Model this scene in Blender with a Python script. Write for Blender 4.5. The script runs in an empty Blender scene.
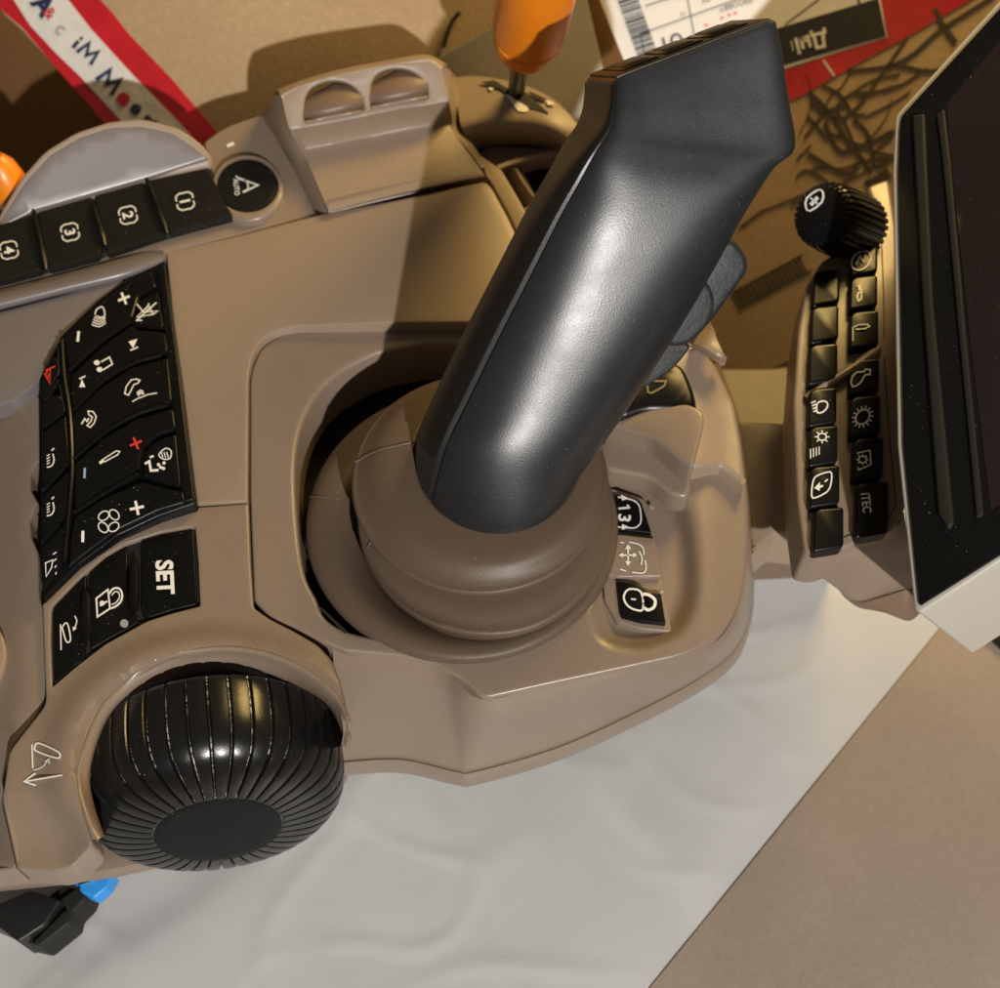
import bpy, bmesh, math, random
from mathutils import Vector, Matrix, noise
from mathutils.geometry import delaunay_2d_cdt
random.seed(7)
S = 0.01                      # modelling unit is the centimetre
F = 1376.0                    # focal length in photo pixels (photo is 1000 wide)
CX, CY = 500.0, 494.0
TILT = math.radians(30)
CAM = Vector((0, -16, 35.7))
CU = Vector((0, math.cos(TILT), math.sin(TILT)))
CB = Vector((0, -math.sin(TILT), math.cos(TILT)))
scene = bpy.context.scene
COL = scene.collection

def ray(px, py):
    return Vector((1, 0, 0)) * ((px - CX) / F) - CU * ((py - CY) / F) - CB
def P(px, py, z):
    d = ray(px, py)
    return CAM + d * ((z - CAM.z) / d.z)

class Plane:
    """inclined flat surface through point p with normal n"""
    def __init__(self, p, n, bulge=None):
        self.p, self.n, self.bulge = Vector(p), Vector(n).normalized(), bulge
    def at(self, px, py, off=0):
        d = ray(px, py)
        h = self.p.copy()
        q = CAM + d * ((self.p - CAM).dot(self.n) / d.dot(self.n))
        return q + self.n * off
def plane3(a, b, c):
    a, b, c = P(*a), P(*b), P(*c)
    n = (b - a).cross(c - a).normalized()
    if n.dot(CAM - a) < 0: n = -n
    return Plane(a, n)

def lift(px, py, surf, off=0):
    if isinstance(surf, Plane): return surf.at(px, py, off)
    z = surf(px, py) if callable(surf) else surf
    return P(px, py, z + off)
def down(surf):
    return -surf.n if isinstance(surf, Plane) else Vector((0, 0, -1))

# ---------- 2D helpers (outlines) ----------
def T(x0, y0, s):
    return lambda *pts: [(x0 + a * s, y0 + b * s) for a, b in pts]
T1 = T(0, 0, .34); T2 = T(250, 0, .35); T3 = T(560, 0, .35); T4 = T(0, 230, .2734); T5 = T(0, 440, .2632)
T6 = T(0, 660, .38); T9 = T(560, 330, .3545); T13 = T(600, 200, .2834)
TA = T(780, 160, .243); TB = T(780, 370, .2632); TC = T(780, 0, .2835); TD = T(0, 0, .23); TE = T(20, 320, .3037); TF = T(440, 60, .1822)
TG = T(580, 0, .32)

def rnd(pts, r=3, k=4):
    """round the corners of a closed outline"""
    out = []; n = len(pts)
    for i in range(n):
        p = Vector(pts[i][:2]); a = Vector(pts[i-1][:2]); b = Vector(pts[(i+1) % n][:2])
        rr = pts[i][2] if len(pts[i]) > 2 else r
        la, lb = (a-p).length, (b-p).length
        t = min(rr, la*.48, lb*.48)
        if t < .3: out.append((p.x, p.y)); continue
        p0 = p + (a-p)/la*t; p1 = p + (b-p)/lb*t
        for j in range(k+1):
            s = j/k
            q = p0*(1-s)**2 + p*2*s*(1-s) + p1*s*s
            out.append((q.x, q.y))
    res = []
    for q in out:
        if not res or (abs(q[0]-res[-1][0]) + abs(q[1]-res[-1][1])) > .15: res.append(q)
    if abs(res[0][0]-res[-1][0]) + abs(res[0][1]-res[-1][1]) < .15: res.pop()
    return res
def cr(pts, n=8, closed=False):
    """Catmull-Rom through points of any dimension"""
    pts = [Vector(p) for p in pts]; m = len(pts); out = []
    rng = m if closed else m-1
    for i in range(rng):
        if closed: p0, p1, p2, p3 = pts[i-1], pts[i], pts[(i+1) % m], pts[(i+2) % m]
        else: p0, p1, p2, p3 = pts[max(i-1, 0)], pts[i], pts[i+1], pts[min(i+2, m-1)]
        for j in range(n):
            t = j/n
            out.append(0.5*((2*p1) + (p2-p0)*t + (2*p0-5*p1+4*p2-p3)*t*t + (3*p1-p0-3*p2+p3)*t**3))
    if not closed: out.append(pts[-1])
    return out
def smooth(pts, n=6):
    return [(p[0], p[1]) for p in cr([q[:2] for q in pts], n, True)]
def area(l):
    return .5*sum(l[i-1][0]*l[i][1] - l[i][0]*l[i-1][1] for i in range(len(l)))
def inset(l, d):
    """positive d moves towards the inside of a CCW (area>0) loop"""
    n = len(l); out = []
    for i in range(n):
        a, p, b = Vector(l[i-1]), Vector(l[i]), Vector(l[(i+1) % n])
        e1 = (p-a); e2 = (b-p)
        if e1.length < 1e-6 or e2.length < 1e-6: out.append(l[i]); continue
        e1.normalize(); e2.normalize()
        n1 = Vector((-e1.y, e1.x)); n2 = Vector((-e2.y, e2.x))
        m = n1+n2
        if m.length < 1e-3: m = n1
        m.normalize(); c = max(.55, m.dot(n1))
        q = p + m*(d/c); out.append((q.x, q.y))
    return out
def inside(x, y, l):
    c = False; j = len(l)-1
    for i in range(len(l)):
        xi, yi = l[i]; xj, yj = l[j]
        if (yi > y) != (yj > y) and x < (xj-xi)*(y-yi)/(yj-yi)+xi: c = not c
        j = i
    return c
def sdist(x, y, l):
    """distance to a closed outline, positive inside"""
    best = 1e9
    for i in range(len(l)):
        ax, ay = l[i-1]; bx, by = l[i]
        dx, dy = bx-ax, by-ay; L = dx*dx+dy*dy or 1e-9
        t = max(0, min(1, ((x-ax)*dx+(y-ay)*dy)/L))
        best = min(best, math.hypot(x-ax-t*dx, y-ay-t*dy))
    return best if inside(x, y, l) else -best
def sstep(a, b, x):
    t = max(0, min(1, (x-a)/(b-a))); return t*t*(3-2*t)

# ---------- mesh collector ----------
class MB:
    def __init__(self): self.v = []; self.f = []; self.m = []
    def add(self, vs, fs, mi=0):
        o = len(self.v); self.v += [Vector(v) for v in vs]
        self.f += [tuple(o+i for i in f) for f in fs]; self.m += [mi]*len(fs)
        return self
    def build(self, name, mats, parent=None, angle=32, fix=True):
        me = bpy.data.meshes.new(name)
        org = Vector(parent['_org']) if parent is not None and '_org' in parent else Vector((0, 0, 0))
        if parent is None:
            lo = Vector((min(v.x for v in self.v), min(v.y for v in self.v), min(v.z for v in self.v)))
            hi = Vector((max(v.x for v in self.v), max(v.y for v in self.v), max(v.z for v in self.v)))
            org = Vector(((lo.x+hi.x)/2, (lo.y+hi.y)/2, lo.z))
        me.from_pydata([(v-org)*S for v in self.v], [], self.f)
        mats = mats if isinstance(mats, (list, tuple)) else [mats]
        for m in mats: me.materials.append(m)
        me.polygons.foreach_set('material_index', self.m)
        me.validate(); me.update()
        if fix:
            bm = bmesh.new(); bm.from_mesh(me)
            bmesh.ops.recalc_face_normals(bm, faces=bm.faces); bm.to_mesh(me); bm.free()
        me.polygons.foreach_set('use_smooth', [True]*len(me.polygons))
        me.set_sharp_from_angle(angle=math.radians(angle))
        o = bpy.data.objects.new(name, me); COL.objects.link(o)
        if parent is not None:
            o.parent = parent
            o['_org'] = tuple(org)
        else:
            o.location = org*S; o['_org'] = tuple(org)
        return o

def tag(o, label=None, cat=None, group=None, kind=None):
    if label: o['label'] = label
    if cat: o['category'] = cat
    if group: o['group'] = group
    if kind: o['kind'] = kind
    return o
def thing(name, label, cat, org, group=None):
    o = bpy.data.objects.new(name, None); COL.objects.link(o)
    o.empty_display_size = .01
    o.location = Vector(org)*S; o['_org'] = tuple(org)
    return tag(o, label, cat, group)

# ---------- shape builders, all added to a collector ----------
def slab(mb, outline, surf, depth=.5, r=3, holes=(), mi=0, grid=0, rk=3, dz=None, hr=None, side_mi=None, flare=0, ratio=1.0):
    """moulded plate: outline in photo pixels laid on its own surface, rounded rim r (px), real depth (cm)"""
    side_mi = mi if side_mi is None else side_mi
    ol = list(outline)
    if area(ol) < 0: ol.reverse()
    loops = [ol]
    for h in holes:
        h = list(h)
        if area(h) > 0: h.reverse()
        loops.append(h)
    dn = down(surf)
    drop = (r/45.0 if dz is None else dz)
    base = len(mb.v); verts = []; faces = []; fm = []
    tops = []
    for li, l in enumerate(loops):
        rr = r if (li == 0 or hr is None) else hr
        dd = drop if (li == 0 or hr is None) else hr/45.0*ratio
        rings = []
        for k in range(rk+1):
            a = math.pi/2*k/rk
            ins = rr*(1-math.sin(a)); dr = dd*(1-math.cos(a))
            pl = inset(l, ins) if ins > 1e-4 else l
            rings.append([lift(x, y, surf) + dn*dr for x, y in pl])
        rings.append([lift(x, y, surf) + dn*depth for x, y in l])
        if flare:
            pl = inset(l, -flare); rings[-1] = [lift(x, y, surf) + dn*depth for x, y in pl]
        n = len(l); idx = []
        for rg in rings:
            idx.append(list(range(len(verts), len(verts)+n))); verts += rg
        for a, b in zip(idx, idx[1:]):
            for i in range(n):
                j = (i+1) % n
                faces.append((a[i], a[j], b[j], b[i])); fm.append(side_mi if b is idx[-1] else mi)
        if li == 0 and len(loops) == 1:
            faces.append(tuple(reversed(idx[-1]))); fm.append(side_mi)
        tops.append((idx[0], inset(l, rr)))
    # cap
    pv = []; gi = []; ed = []
    for ids, pl in tops:
        s = len(pv); pv += [Vector(p) for p in pl]; gi += ids
        ed += [(s+i, s+(i+1) % len(pl)) for i in range(len(pl))]
    nb = len(pv)
    if grid:
        xs = [p.x for p in pv[:len(tops[0][1])]]; ys = [p.y for p in pv[:len(tops[0][1])]]
        y = min(ys)+grid*.5; row = 0
        while y < max(ys):
            x = min(xs)+grid*.5*(row % 2)+.13
            while x < max(xs):
                if sdist(x, y, tops[0][1]) > grid*.4 and all(sdist(x, y, t[1]) < -grid*.4 for t in tops[1:]):
                    pv.append(Vector((x, y)))
                x += grid
            y += grid*.87; row += 1
    ov, oe, of, orv, ore, orf = delaunay_2d_cdt(pv, ed, [], 0, 1e-5)
    mp = {}
    for i, p in enumerate(ov):
        src = [s for s in orv[i]]
        b = [s for s in src if s < nb]
        if b: mp[i] = gi[b[0]]
        else:
            mp[i] = len(verts); verts.append(lift(p.x, p.y, surf))
    t0 = tops[0][1]; hs = [t[1] for t in tops[1:]]
    for f in of:
        cx = sum(ov[i].x for i in f)/len(f); cy = sum(ov[i].y for i in f)/len(f)
        if inside(cx, cy, t0) and not any(inside(cx, cy, h) for h in hs):
            t = tuple(mp[i] for i in f)
            if len(set(t)) == len(t): faces.append(t); fm.append(mi)
    o = len(mb.v); mb.v += verts
    mb.f += [tuple(o+i for i in f) for f in faces]; mb.m += fm
    return mb

def patch(mb, rows, n=6, m=4, th=.15, mi=0, closed=False, ref=.5):
    """surface through control rows [(px,py,z)...]; given thickness th (cm)"""
    g = []
    k = max(len(r) for r in rows)
    rows = [r if len(r) == k else None for r in rows]
    fine = [cr([Vector(p) for p in r], n, closed) for r in rows]
    cols = list(zip(*fine))
    cols = [cr(c, m) for c in cols]
    grid = [[P(*q) for q in c] for c in cols]      # grid[col][row]
    return grid_solid(mb, grid, th, mi, closed, ref)
def grid_solid(mb, grid, th, mi=0, closed=False, ref=.5):
    A, B = len(grid), len(grid[0])
    def nrm(i, j):
        if closed: a, b = grid[(i-1) % A][j], grid[(i+1) % A][j]
        else: a, b = grid[max(i-1, 0)][j], grid[min(i+1, A-1)][j]
        c, d = grid[i][max(j-1, 0)], grid[i][min(j+1, B-1)]
        q = (b-a).cross(d-c)
        return q.normalized() if q.length > 1e-9 else Vector((0, 0, 1))
    rb = int(B*ref); mid = nrm(A//2, rb); ctr = grid[A//2][rb]
    sg = 1 if mid.dot(CAM-ctr) > 0 else -1
    vs = [grid[i][j] for i in range(A) for j in range(B)]
    vs += [grid[i][j] - nrm(i, j)*sg*th for i in range(A) for j in range(B)]
    N = A*B; fs = []
    rng = A if closed else A-1
    for i in range(rng):
        i2 = (i+1) % A
        for j in range(B-1):
            a, b, c, d = i*B+j, i2*B+j, i2*B+j+1, i*B+j+1
            fs += [(a, b, c, d), (N+d, N+c, N+b, N+a)]
        fs += [(i*B, N+i*B, N+i2*B, i2*B), (i*B+B-1, i2*B+B-1, N+i2*B+B-1, N+i*B+B-1)]
    if not closed:
        for j in range(B-1):
            for i in (0, A-1):
                fs.append((i*B+j, i*B+j+1, N+i*B+j+1, N+i*B+j))
    mb.add(vs, fs, mi); return mb

def rings(mb, loops, mi=0, cap0=True, cap1=True):
    n = len(loops[0]); vs = [v for l in loops for v in l]; fs = []
    for k in range(len(loops)-1):
        for i in range(n):
            j = (i+1) % n
            fs.append((k*n+i, k*n+j, (k+1)*n+j, (k+1)*n+i))
    if cap0: fs.append(tuple(range(n-1, -1, -1)))
    if cap1: fs.append(tuple((len(loops)-1)*n+i for i in range(n)))
    mb.add(vs, fs, mi); return mb
def frame(ax):
    ax = Vector(ax).normalized()
    u = ax.orthogonal().normalized() if abs(ax.z) > .99 else Vector((0, 0, 1)).cross(ax).normalized()
    return u, ax.cross(u).normalized(), ax
def lathe(mb, c, ax, prof, n=48, mi=0, cap0=True, cap1=True, squash=1):
    u, v, a = frame(ax); c = Vector(c)
    L = [[c + a*h + (u*math.cos(t)*squash + v*math.sin(t))*r for t in [2*math.pi*i/n for i in range(n)]] for r, h in prof]
    return rings(mb, L, mi, cap0, cap1)
def tube(mb, pts, r, n=8, mi=0):
    pts = [Vector(p) for p in pts]; L = []
    up = Vector((0.123, .2, 1)).normalized()
    for i, p in enumerate(pts):
        t = (pts[min(i+1, len(pts)-1)] - pts[max(i-1, 0)]).normalized()
        u = t.cross(up).normalized(); v = t.cross(u)
        rr = r[i] if isinstance(r, (list, tuple)) else r
        L.append([p + (u*math.cos(2*math.pi*k/n) + v*math.sin(2*math.pi*k/n))*rr for k in range(n)])
    return rings(mb, L, mi)
def stroke(mb, pts, surf, w=1.2, mi=1, closed=False, off=.012, th=.02, sm=0, hgt=None):
    """printed or moulded line: a flat ribbon w px wide lying on the surface"""
    if sm: pts = [(p[0], p[1]) for p in cr([q[:2] for q in pts], sm, closed)]
    pts = [Vector(p[:2]) for p in pts]
    q = [pts[0]]
    for p in pts[1:]:
        if (p-q[-1]).length > .05: q.append(p)
    pts = q; n = len(pts)
    if n < 2: return mb
    Lp, Rp = [], []
    for i in range(n):
        if closed: a, b = pts[i-1], pts[(i+1) % n]
        else: a, b = pts[max(i-1, 0)], pts[min(i+1, n-1)]
        e1 = pts[i]-a; e2 = b-pts[i]
        if e1.length < 1e-6: e1 = e2
        if e2.length < 1e-6: e2 = e1
        e1 = e1.normalized(); e2 = e2.normalized()
        m = Vector((-e1.y-e2.y, e1.x+e2.x))
        if m.length < .2: m = Vector((-e1.y, e1.x))
        m.normalize(); c = max(.6, m.dot(Vector((-e1.y, e1.x))))
        Lp.append(pts[i]+m*(w/2/c)); Rp.append(pts[i]-m*(w/2/c))
    vs = [lift(p.x, p.y, surf, off+th) for p in Lp] + [lift(p.x, p.y, surf, off+th) for p in Rp]
    vs += [lift(p.x, p.y, surf, -.01) for p in Lp] + [lift(p.x, p.y, surf, -.01) for p in Rp]
    fs = []
    for i in range(n if closed else n-1):
        j = (i+1) % n
        fs += [(i, j, n+j, n+i), (2*n+i, 2*n+j, j, i), (n+i, n+j, 3*n+j, 3*n+i)]
    if not closed:
        fs += [(0, n, 3*n, 2*n), (n-1, 3*n-1, 4*n-1, 2*n-1)][:1]
    mb.add(vs, fs, mi); return mb
def arc(cx, cy, rx, ry=None, a0=0, a1=360, n=20, rot=0):
    ry = rx if ry is None else ry; c, s = math.cos(math.radians(rot)), math.sin(math.radians(rot)); o = []
    for i in range(n+1 if abs(a1-a0) < 360 else n):
        t = math.radians(a0+(a1-a0)*i/n); x, y = rx*math.cos(t), ry*math.sin(t)
        o.append((cx+x*c-y*s, cy+x*s+y*c))
    return o
def fill(mb, pts, surf, mi=1, off=.03, th=.03):
    n = len(pts)
    vs = [lift(p[0], p[1], surf, off) for p in pts] + [lift(p[0], p[1], surf, off-th) for p in pts]
    fs = [tuple(range(n))] + [(i, (i+1) % n, n+(i+1) % n, n+i) for i in range(n)]
    mb.add(vs, fs, mi); return mb
def text(mb, s, cx, cy, size, rot, surf, mi=1, off=.045, sx=1.0, bold=0.0, flip=False):
    """lettering laid on a surface; size = letter height in photo px, rot = degrees clockwise on the picture"""
    c = bpy.data.curves.new('t', 'FONT'); c.body = s; c.align_x = 'CENTER'; c.align_y = 'CENTER'
    c.resolution_u = 3; c.offset = bold
    o = bpy.data.objects.new('t', c); COL.objects.link(o)
    bpy.context.view_layer.update()
    me = bpy.data.meshes.new_from_object(o)
    k = size/.72; a = math.radians(rot)
    ys = [v.co.y for v in me.vertices]; my = (min(ys)+max(ys))/2 if ys else 0
    vs = []
    for v in me.vertices:
        x, y = v.co.x*k*sx, -(v.co.y-my)*k
        if flip: y = -y
        vs.append(lift(cx + x*math.cos(a)-y*math.sin(a), cy + x*math.sin(a)+y*math.cos(a), surf, off))
    mb.add(vs, [tuple(p.vertices) for p in me.polygons], mi)
    bpy.data.objects.remove(o); bpy.data.curves.remove(c); bpy.data.meshes.remove(me)
    return mb

# ---------- materials ----------
def mat(name, col, rough=.5, metal=0, spec=.5, coat=0, coat_r=.1, grain=0, gscale=300, mott=0, mscale=12, bump=0, bscale=600,
        dust=0, dcol=(.55, .5, .42), dscale=260, col2=None, rvar=0, blarge=0, blscale=10, streak=0):
    m = bpy.data.materials.new(name); m.use_nodes = True
    nt = m.node_tree; N = nt.nodes; Lk = nt.links; b = N['Principled BSDF']
    b.inputs['Roughness'].default_value = rough; b.inputs['Metallic'].default_value = metal
    b.inputs['Specular IOR Level'].default_value = spec
    b.inputs['Coat Weight'].default_value = coat; b.inputs['Coat Roughness'].default_value = coat_r
    tc = N.new('ShaderNodeTexCoord'); out = None
    def nz(sc, det=3, r=.6, vec=None):
        q = N.new('ShaderNodeTexNoise'); q.inputs['Scale'].default_value = sc; q.inputs['Detail'].default_value = det
        q.inputs['Roughness'].default_value = r
        Lk.new(vec or tc.outputs['Object'], q.inputs['Vector']); return q
    def mix(fac, a, b2):
        x = N.new('ShaderNodeMix'); x.data_type = 'RGBA'
        for s, val in ((x.inputs[0], fac), (x.inputs[6], a), (x.inputs[7], b2)):
            if hasattr(val, 'is_output'): Lk.new(val, s)
            else: s.default_value = (*val, 1) if isinstance(val, tuple) else val
        return x.outputs[2]
    def ramp(src, a, b2):
        x = N.new('ShaderNodeMapRange'); x.inputs[1].default_value = a; x.inputs[2].default_value = b2
        Lk.new(src, x.inputs[0]); return x.outputs[0]
    c = tuple(col)
    if mott:
        q = nz(mscale*100/10, 4)
        dk = tuple(col2) if col2 else tuple(x*(1-mott) for x in col)
        c = mix(ramp(q.outputs['Fac'], .35, .68), c, dk)
    if grain:
        q = nz(gscale*10, 2, .7)
        lo = mix(ramp(q.outputs['Fac'], .3, .7), (1-grain,)*3, (1+grain,)*3)
        x = N.new('ShaderNodeMix'); x.data_type = 'RGBA'; x.blend_type = 'MULTIPLY'; x.inputs[0].default_value = 1
        if isinstance(c, tuple): x.inputs[6].default_value = (*c, 1)
        else: Lk.new(c, x.inputs[6])
        Lk.new(lo, x.inputs[7]); c = x.outputs[2]
    if dust:
        q = nz(dscale*10, 2, .5); q2 = nz(90, 3)
        f = ramp(q.outputs['Fac'], .74-dust*.1, .80-dust*.1)
        f2 = ramp(q2.outputs['Fac'], .4, .6)
        mm = N.new('ShaderNodeMath'); mm.operation = 'MULTIPLY'; Lk.new(f, mm.inputs[0]); Lk.new(f2, mm.inputs[1])
        c = mix(mm.outputs[0], c, dcol)
    if isinstance(c, tuple): b.inputs['Base Color'].default_value = (*c, 1)
    else: Lk.new(c, b.inputs['Base Color'])
    if rvar:
        q = nz(60, 5, .65)
        x = N.new('ShaderNodeMapRange'); x.inputs[1].default_value = .3; x.inputs[2].default_value = .7
        x.inputs[3].default_value = max(.03, rough-rvar); x.inputs[4].default_value = rough+rvar
        Lk.new(q.outputs['Fac'], x.inputs[0]); Lk.new(x.outputs[0], b.inputs['Roughness'])
    nm = None
    if blarge:
        q = nz(blscale*10, 4, .55); bp = N.new('ShaderNodeBump'); bp.inputs['Strength'].default_value = blarge
        bp.inputs['Distance'].default_value = .002; Lk.new(q.outputs['Fac'], bp.inputs['Height']); nm = bp
    if bump:
        q = nz(bscale*10, 2, .6); bp = N.new('ShaderNodeBump'); bp.inputs['Strength'].default_value = bump
        bp.inputs['Distance'].default_value = .0002; Lk.new(q.outputs['Fac'], bp.inputs['Height'])
        if nm: Lk.new(nm.outputs[0], bp.inputs['Normal'])
        nm = bp
    if nm: Lk.new(nm.outputs[0], b.inputs['Normal'])
    return m
M = {}
M['tan'] = mat('tan_plastic', (.235, .178, .134), .36, 0, .5, coat=.18, coat_r=.22, grain=.07, gscale=260, mott=.06, mscale=4, bump=.2, bscale=300, dust=.05, rvar=.05)
M['tan_sat'] = mat('tan_satin_plastic', (.275, .208, .15), .42, 0, .5, coat=.1, coat_r=.3, grain=.06, gscale=260, mott=.05, mscale=3, bump=.25, bscale=300, dust=.08, rvar=.05)
M['mauve'] = mat('mauve_plastic', (.165, .145, .143), .33, 0, .5, coat=.2, coat_r=.2, grain=.04, mott=.1, mscale=3, bump=.1, dust=.05, rvar=.05)
M['brown'] = mat('brown_paddle', (.16, .105, .07), .42, grain=.1, bump=.3, bscale=200)
M['rubber'] = mat('boot_rubber', (.112, .078, .053), .47, 0, .4, grain=.06, mott=.12, mscale=3, bump=.2, bscale=250, dust=.1, rvar=.06)
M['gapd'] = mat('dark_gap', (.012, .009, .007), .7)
M['key'] = mat('black_key', (.005, .005, .005), .3, 0, .16, bump=.08, bscale=200, dust=.1, rvar=.08)
M['keyg'] = mat('charcoal_key', (.013, .012, .010), .42, 0, .1, bump=.2, bscale=200, dust=.2, rvar=.06)
M['gloss'] = mat('gloss_black', (.006, .006, .006), .26, 0, .22, dust=.08, rvar=.05)
M['grip'] = mat('grip_soft_black', (.022, .0245, .028), .365, .3, .85, grain=.2, gscale=260, bump=.16, bscale=320, rvar=.05, mott=.15, mscale=6, dust=.04)
M['gripd'] = mat('grip_dark', (.012, .010, .008), .42, 0, .4, bump=.2, bscale=150)
M['padl'] = mat('thumb_paddle_grey', (.022, .024, .026), .5, .2, grain=.4, gscale=90, bump=.4, bscale=120)
M['white'] = mat('white_print', (.78, .78, .74), .5, grain=.05)
M['red'] = mat('red_print', (.65, .04, .03), .5)
M['blue'] = mat('blue_print', (.25, .4, .6), .5)
M['dim'] = mat('dim_print', (.3, .3, .29), .5)
M['knobr'] = mat('knob_rubber', (.007, .007, .007), .27, 0, .45, bump=.12, bscale=250, dust=.1, rvar=.05)
M['knobcap'] = mat('knob_cap', (.006, .006, .006), .55, 0, .15, bump=.1, dust=.1)
M['groove'] = mat('knob_groove', (.02, .02, .02), .5, 0, .5, bump=.8, bscale=120, dust=2.7, dcol=(.6, .57, .52), dscale=170)
M['orange'] = mat('orange_plastic', (.9, .25, .008), .38, 0, .5, coat=.1, coat_r=.2, bump=.15, bscale=120, mott=.1)
M['steel'] = mat('lever_steel', (.12, .11, .09), .4, .7, grain=.1)
M['card'] = mat('cardboard', (.40, .285, .165), .8, 0, .2, grain=.08, gscale=60, mott=.12, mscale=2.5, bump=.5, bscale=80, blarge=.12, blscale=3)
M['cardd'] = mat('cardboard_shade_brown', (.13, .065, .024), .85, 0, .2, grain=.06, mott=.15, mscale=3, bump=.4, bscale=60)  # brown darkened to carry the shade on the far panel
M['board'] = mat('beige_board', (.34, .27, .21), .55, 0, .4, mott=.16, mscale=1.2, bump=.15, bscale=60, blarge=.12, blscale=1.2, rvar=.1, grain=.06, gscale=80)
M['paper'] = mat('white_paper', (.54, .54, .535), .36, 0, .5, mott=.07, mscale=1.3, blarge=.3, blscale=1.6, bump=.05, bscale=40, rvar=.1)
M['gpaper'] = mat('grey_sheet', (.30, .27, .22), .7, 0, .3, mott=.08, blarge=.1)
M['label'] = mat('label_paper', (.68, .66, .62), .45, mott=.05, blarge=.08)
M['ink'] = mat('black_ink', (.018, .017, .016), .45, grain=.1)
M['inkb'] = mat('print_on_card', (.045, .035, .022), .8, grain=.25, gscale=60)
M['tape'] = mat('red_tape', (.48, .012, .02), .22, 0, .5, coat=.4, coat_r=.12, mott=.2, mscale=8, blarge=.35, blscale=9)
M['tapew'] = mat('white_tape', (.62, .6, .56), .25, 0, .5, coat=.3, coat_r=.12, mott=.08, mscale=8, blarge=.35, blscale=9)
M['navy'] = mat('navy_print', (.01, .018, .06), .4)
M['cream'] = mat('cream_frame', (.46, .44, .38), .4, coat=.1, coat_r=.3, bump=.1, bscale=200)
M['screen'] = mat('screen_glass', (.022, .012, .012), .12, 0, .5, coat=.5, coat_r=.03, mott=.5, mscale=.8, dust=.1)
M['bar'] = mat('bezel_bar', (.018, .018, .015), .5, 0, .2, bump=.3, bscale=140)
M['bluep'] = mat('blue_plastic', (.03, .3, .8), .4)
M['conn'] = mat('connector_black', (.012, .012, .012), .4, bump=.2, bscale=80)
# =====================================================================  ARMREST CONSOLE
ORG = P(330, 560, 0)
con = thing('armrest_console', 'beige tractor armrest console with tall black joystick, big ribbed knob and marked keys', 'control console', ORG)
TAN, BK, WH = M['tan'], M['key'], M['white']
def part(name, mb, mats, parent=None, label=None, angle=32):
    o = mb.build(name, mats, parent or con, angle)
    if label: o['label'] = label
    return o

# ---- front housing round the joystick: top sheet with boot opening and button recess
REC = rnd([(604, 462), (640, 468), (668, 486), (686, 505), (693, 545), (695, 596), (683, 626), (664, 640), (634, 648), (600, 640), (590, 560)], 18)
body_ol = rnd([(254, 600, 4), (250, 498), (250, 374, 10), (262, 343, 22), (296, 329, 20), (407, 325), (478, 324), (600, 322), (690, 340), (712, 362, 6), (734, 410),
               (745, 482), (748, 530), (745, 575), (736, 612, 16), (716, 640, 16), (680, 656), (610, 671), (540, 686), (482, 699, 10), (464, 680, 10), (432, 663, 8), (400, 656), (346, 651, 4), (322, 642), (296, 628), (270, 617)], 12)
def z_body(x, y):
    d = sdist(x, y, REC)
    z = 7.8 - .42*sstep(-9, 17, d)
    z -= .22*sstep(520, 740, y) * sstep(300, 420, x)*.6
    z -= .25*sstep(700, 750, x)
    z -= .12*max(0, 1-abs(x-262)/26)*sstep(330, 380, y)*0
    return z
OPEN = smooth([(301, 427), (295, 466), (297, 522), (304, 572), (316, 598), (326, 618), (352, 632), (400, 640), (460, 642), (530, 638), (574, 618), (596, 590), (604, 550),
               (602, 470), (580, 400), (530, 360), (478, 345), (430, 343), (403, 347), (378, 353), (354, 364), (334, 377), (316, 396)], 4)
mb = MB()
slab(mb, body_ol, z_body, 1.6, 3.2, [OPEN], grid=6, rk=4, hr=5)
body_top = part('front_housing', mb, TAN, label='beige front housing with an oval opening around the rubber boot')
# small triangular nick under the opening edge at the left front
fm = MB(); fill(fm, [(317, 606), (322, 608), (347, 631), (345, 634)], z_body, 0, .02, .02)
part('housing_nick', fm, M['gapd'])
# front wall below the crease
w = MB()
r0 = [(332, 647), (400, 655), (440, 666), (480, 699), (540, 687), (610, 672), (680, 657), (717, 641), (737, 612), (746, 572), (748, 525), (745, 482), (735, 420), (713, 364)]
r1 = [(334, 668), (400, 677), (442, 690), (479, 714), (542, 702), (615, 684), (686, 664), (724, 645), (743, 613), (750, 573), (750, 522), (747, 482), (737, 420), (715, 364)]
r2 = [(338, 717), (400, 722), (450, 735), (478, 745), (550, 726), (627, 698), (695, 671), (731, 648), (748, 613), (752, 574), (751, 521), (748, 482), (738, 420), (717, 364)]
r3 = [(340, 763), (400, 760), (455, 772), (476, 772), (558, 748), (640, 711), (701, 678), (735, 650), (750, 614), (753, 575), (752, 520), (749, 482), (739, 420), (718, 364)]
z0 = [7.66, 7.66, 7.6, 7.55, 7.56, 7.58, 7.5, 7.4, 7.35, 7.35, 7.35, 7.35, 7.35, 7.4]
rows = []
for rr, dz in ((r0, 0), (r1, -.55), (r2, -2.0), (r3, -3.3)):
    rows.append([(x, y, z+dz) for (x, y), z in zip(rr, z0)])
patch(w, rows, 6, 4, .2)
part('front_wall', w, TAN, label='smooth beige front wall curving down below the crease line')
lp = MB()
rows = []
for (ox, oy, dz, kk) in ((0, 0, -3.2, 0), (1, 3, -3.3, .3), (2, 8, -3.6, .6), (1, 13, -4.1, 1), (-1, 10, -4.6, 1), (-1, 10, -5.2, 1)):
    rows.append([(x + ox*(i/13), y + oy*min(1, (14-i)/7.0) , z+dz) for i, ((x, y), z) in enumerate(zip(r3, z0))])
patch(lp, rows, 6, 3, .2)
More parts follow.
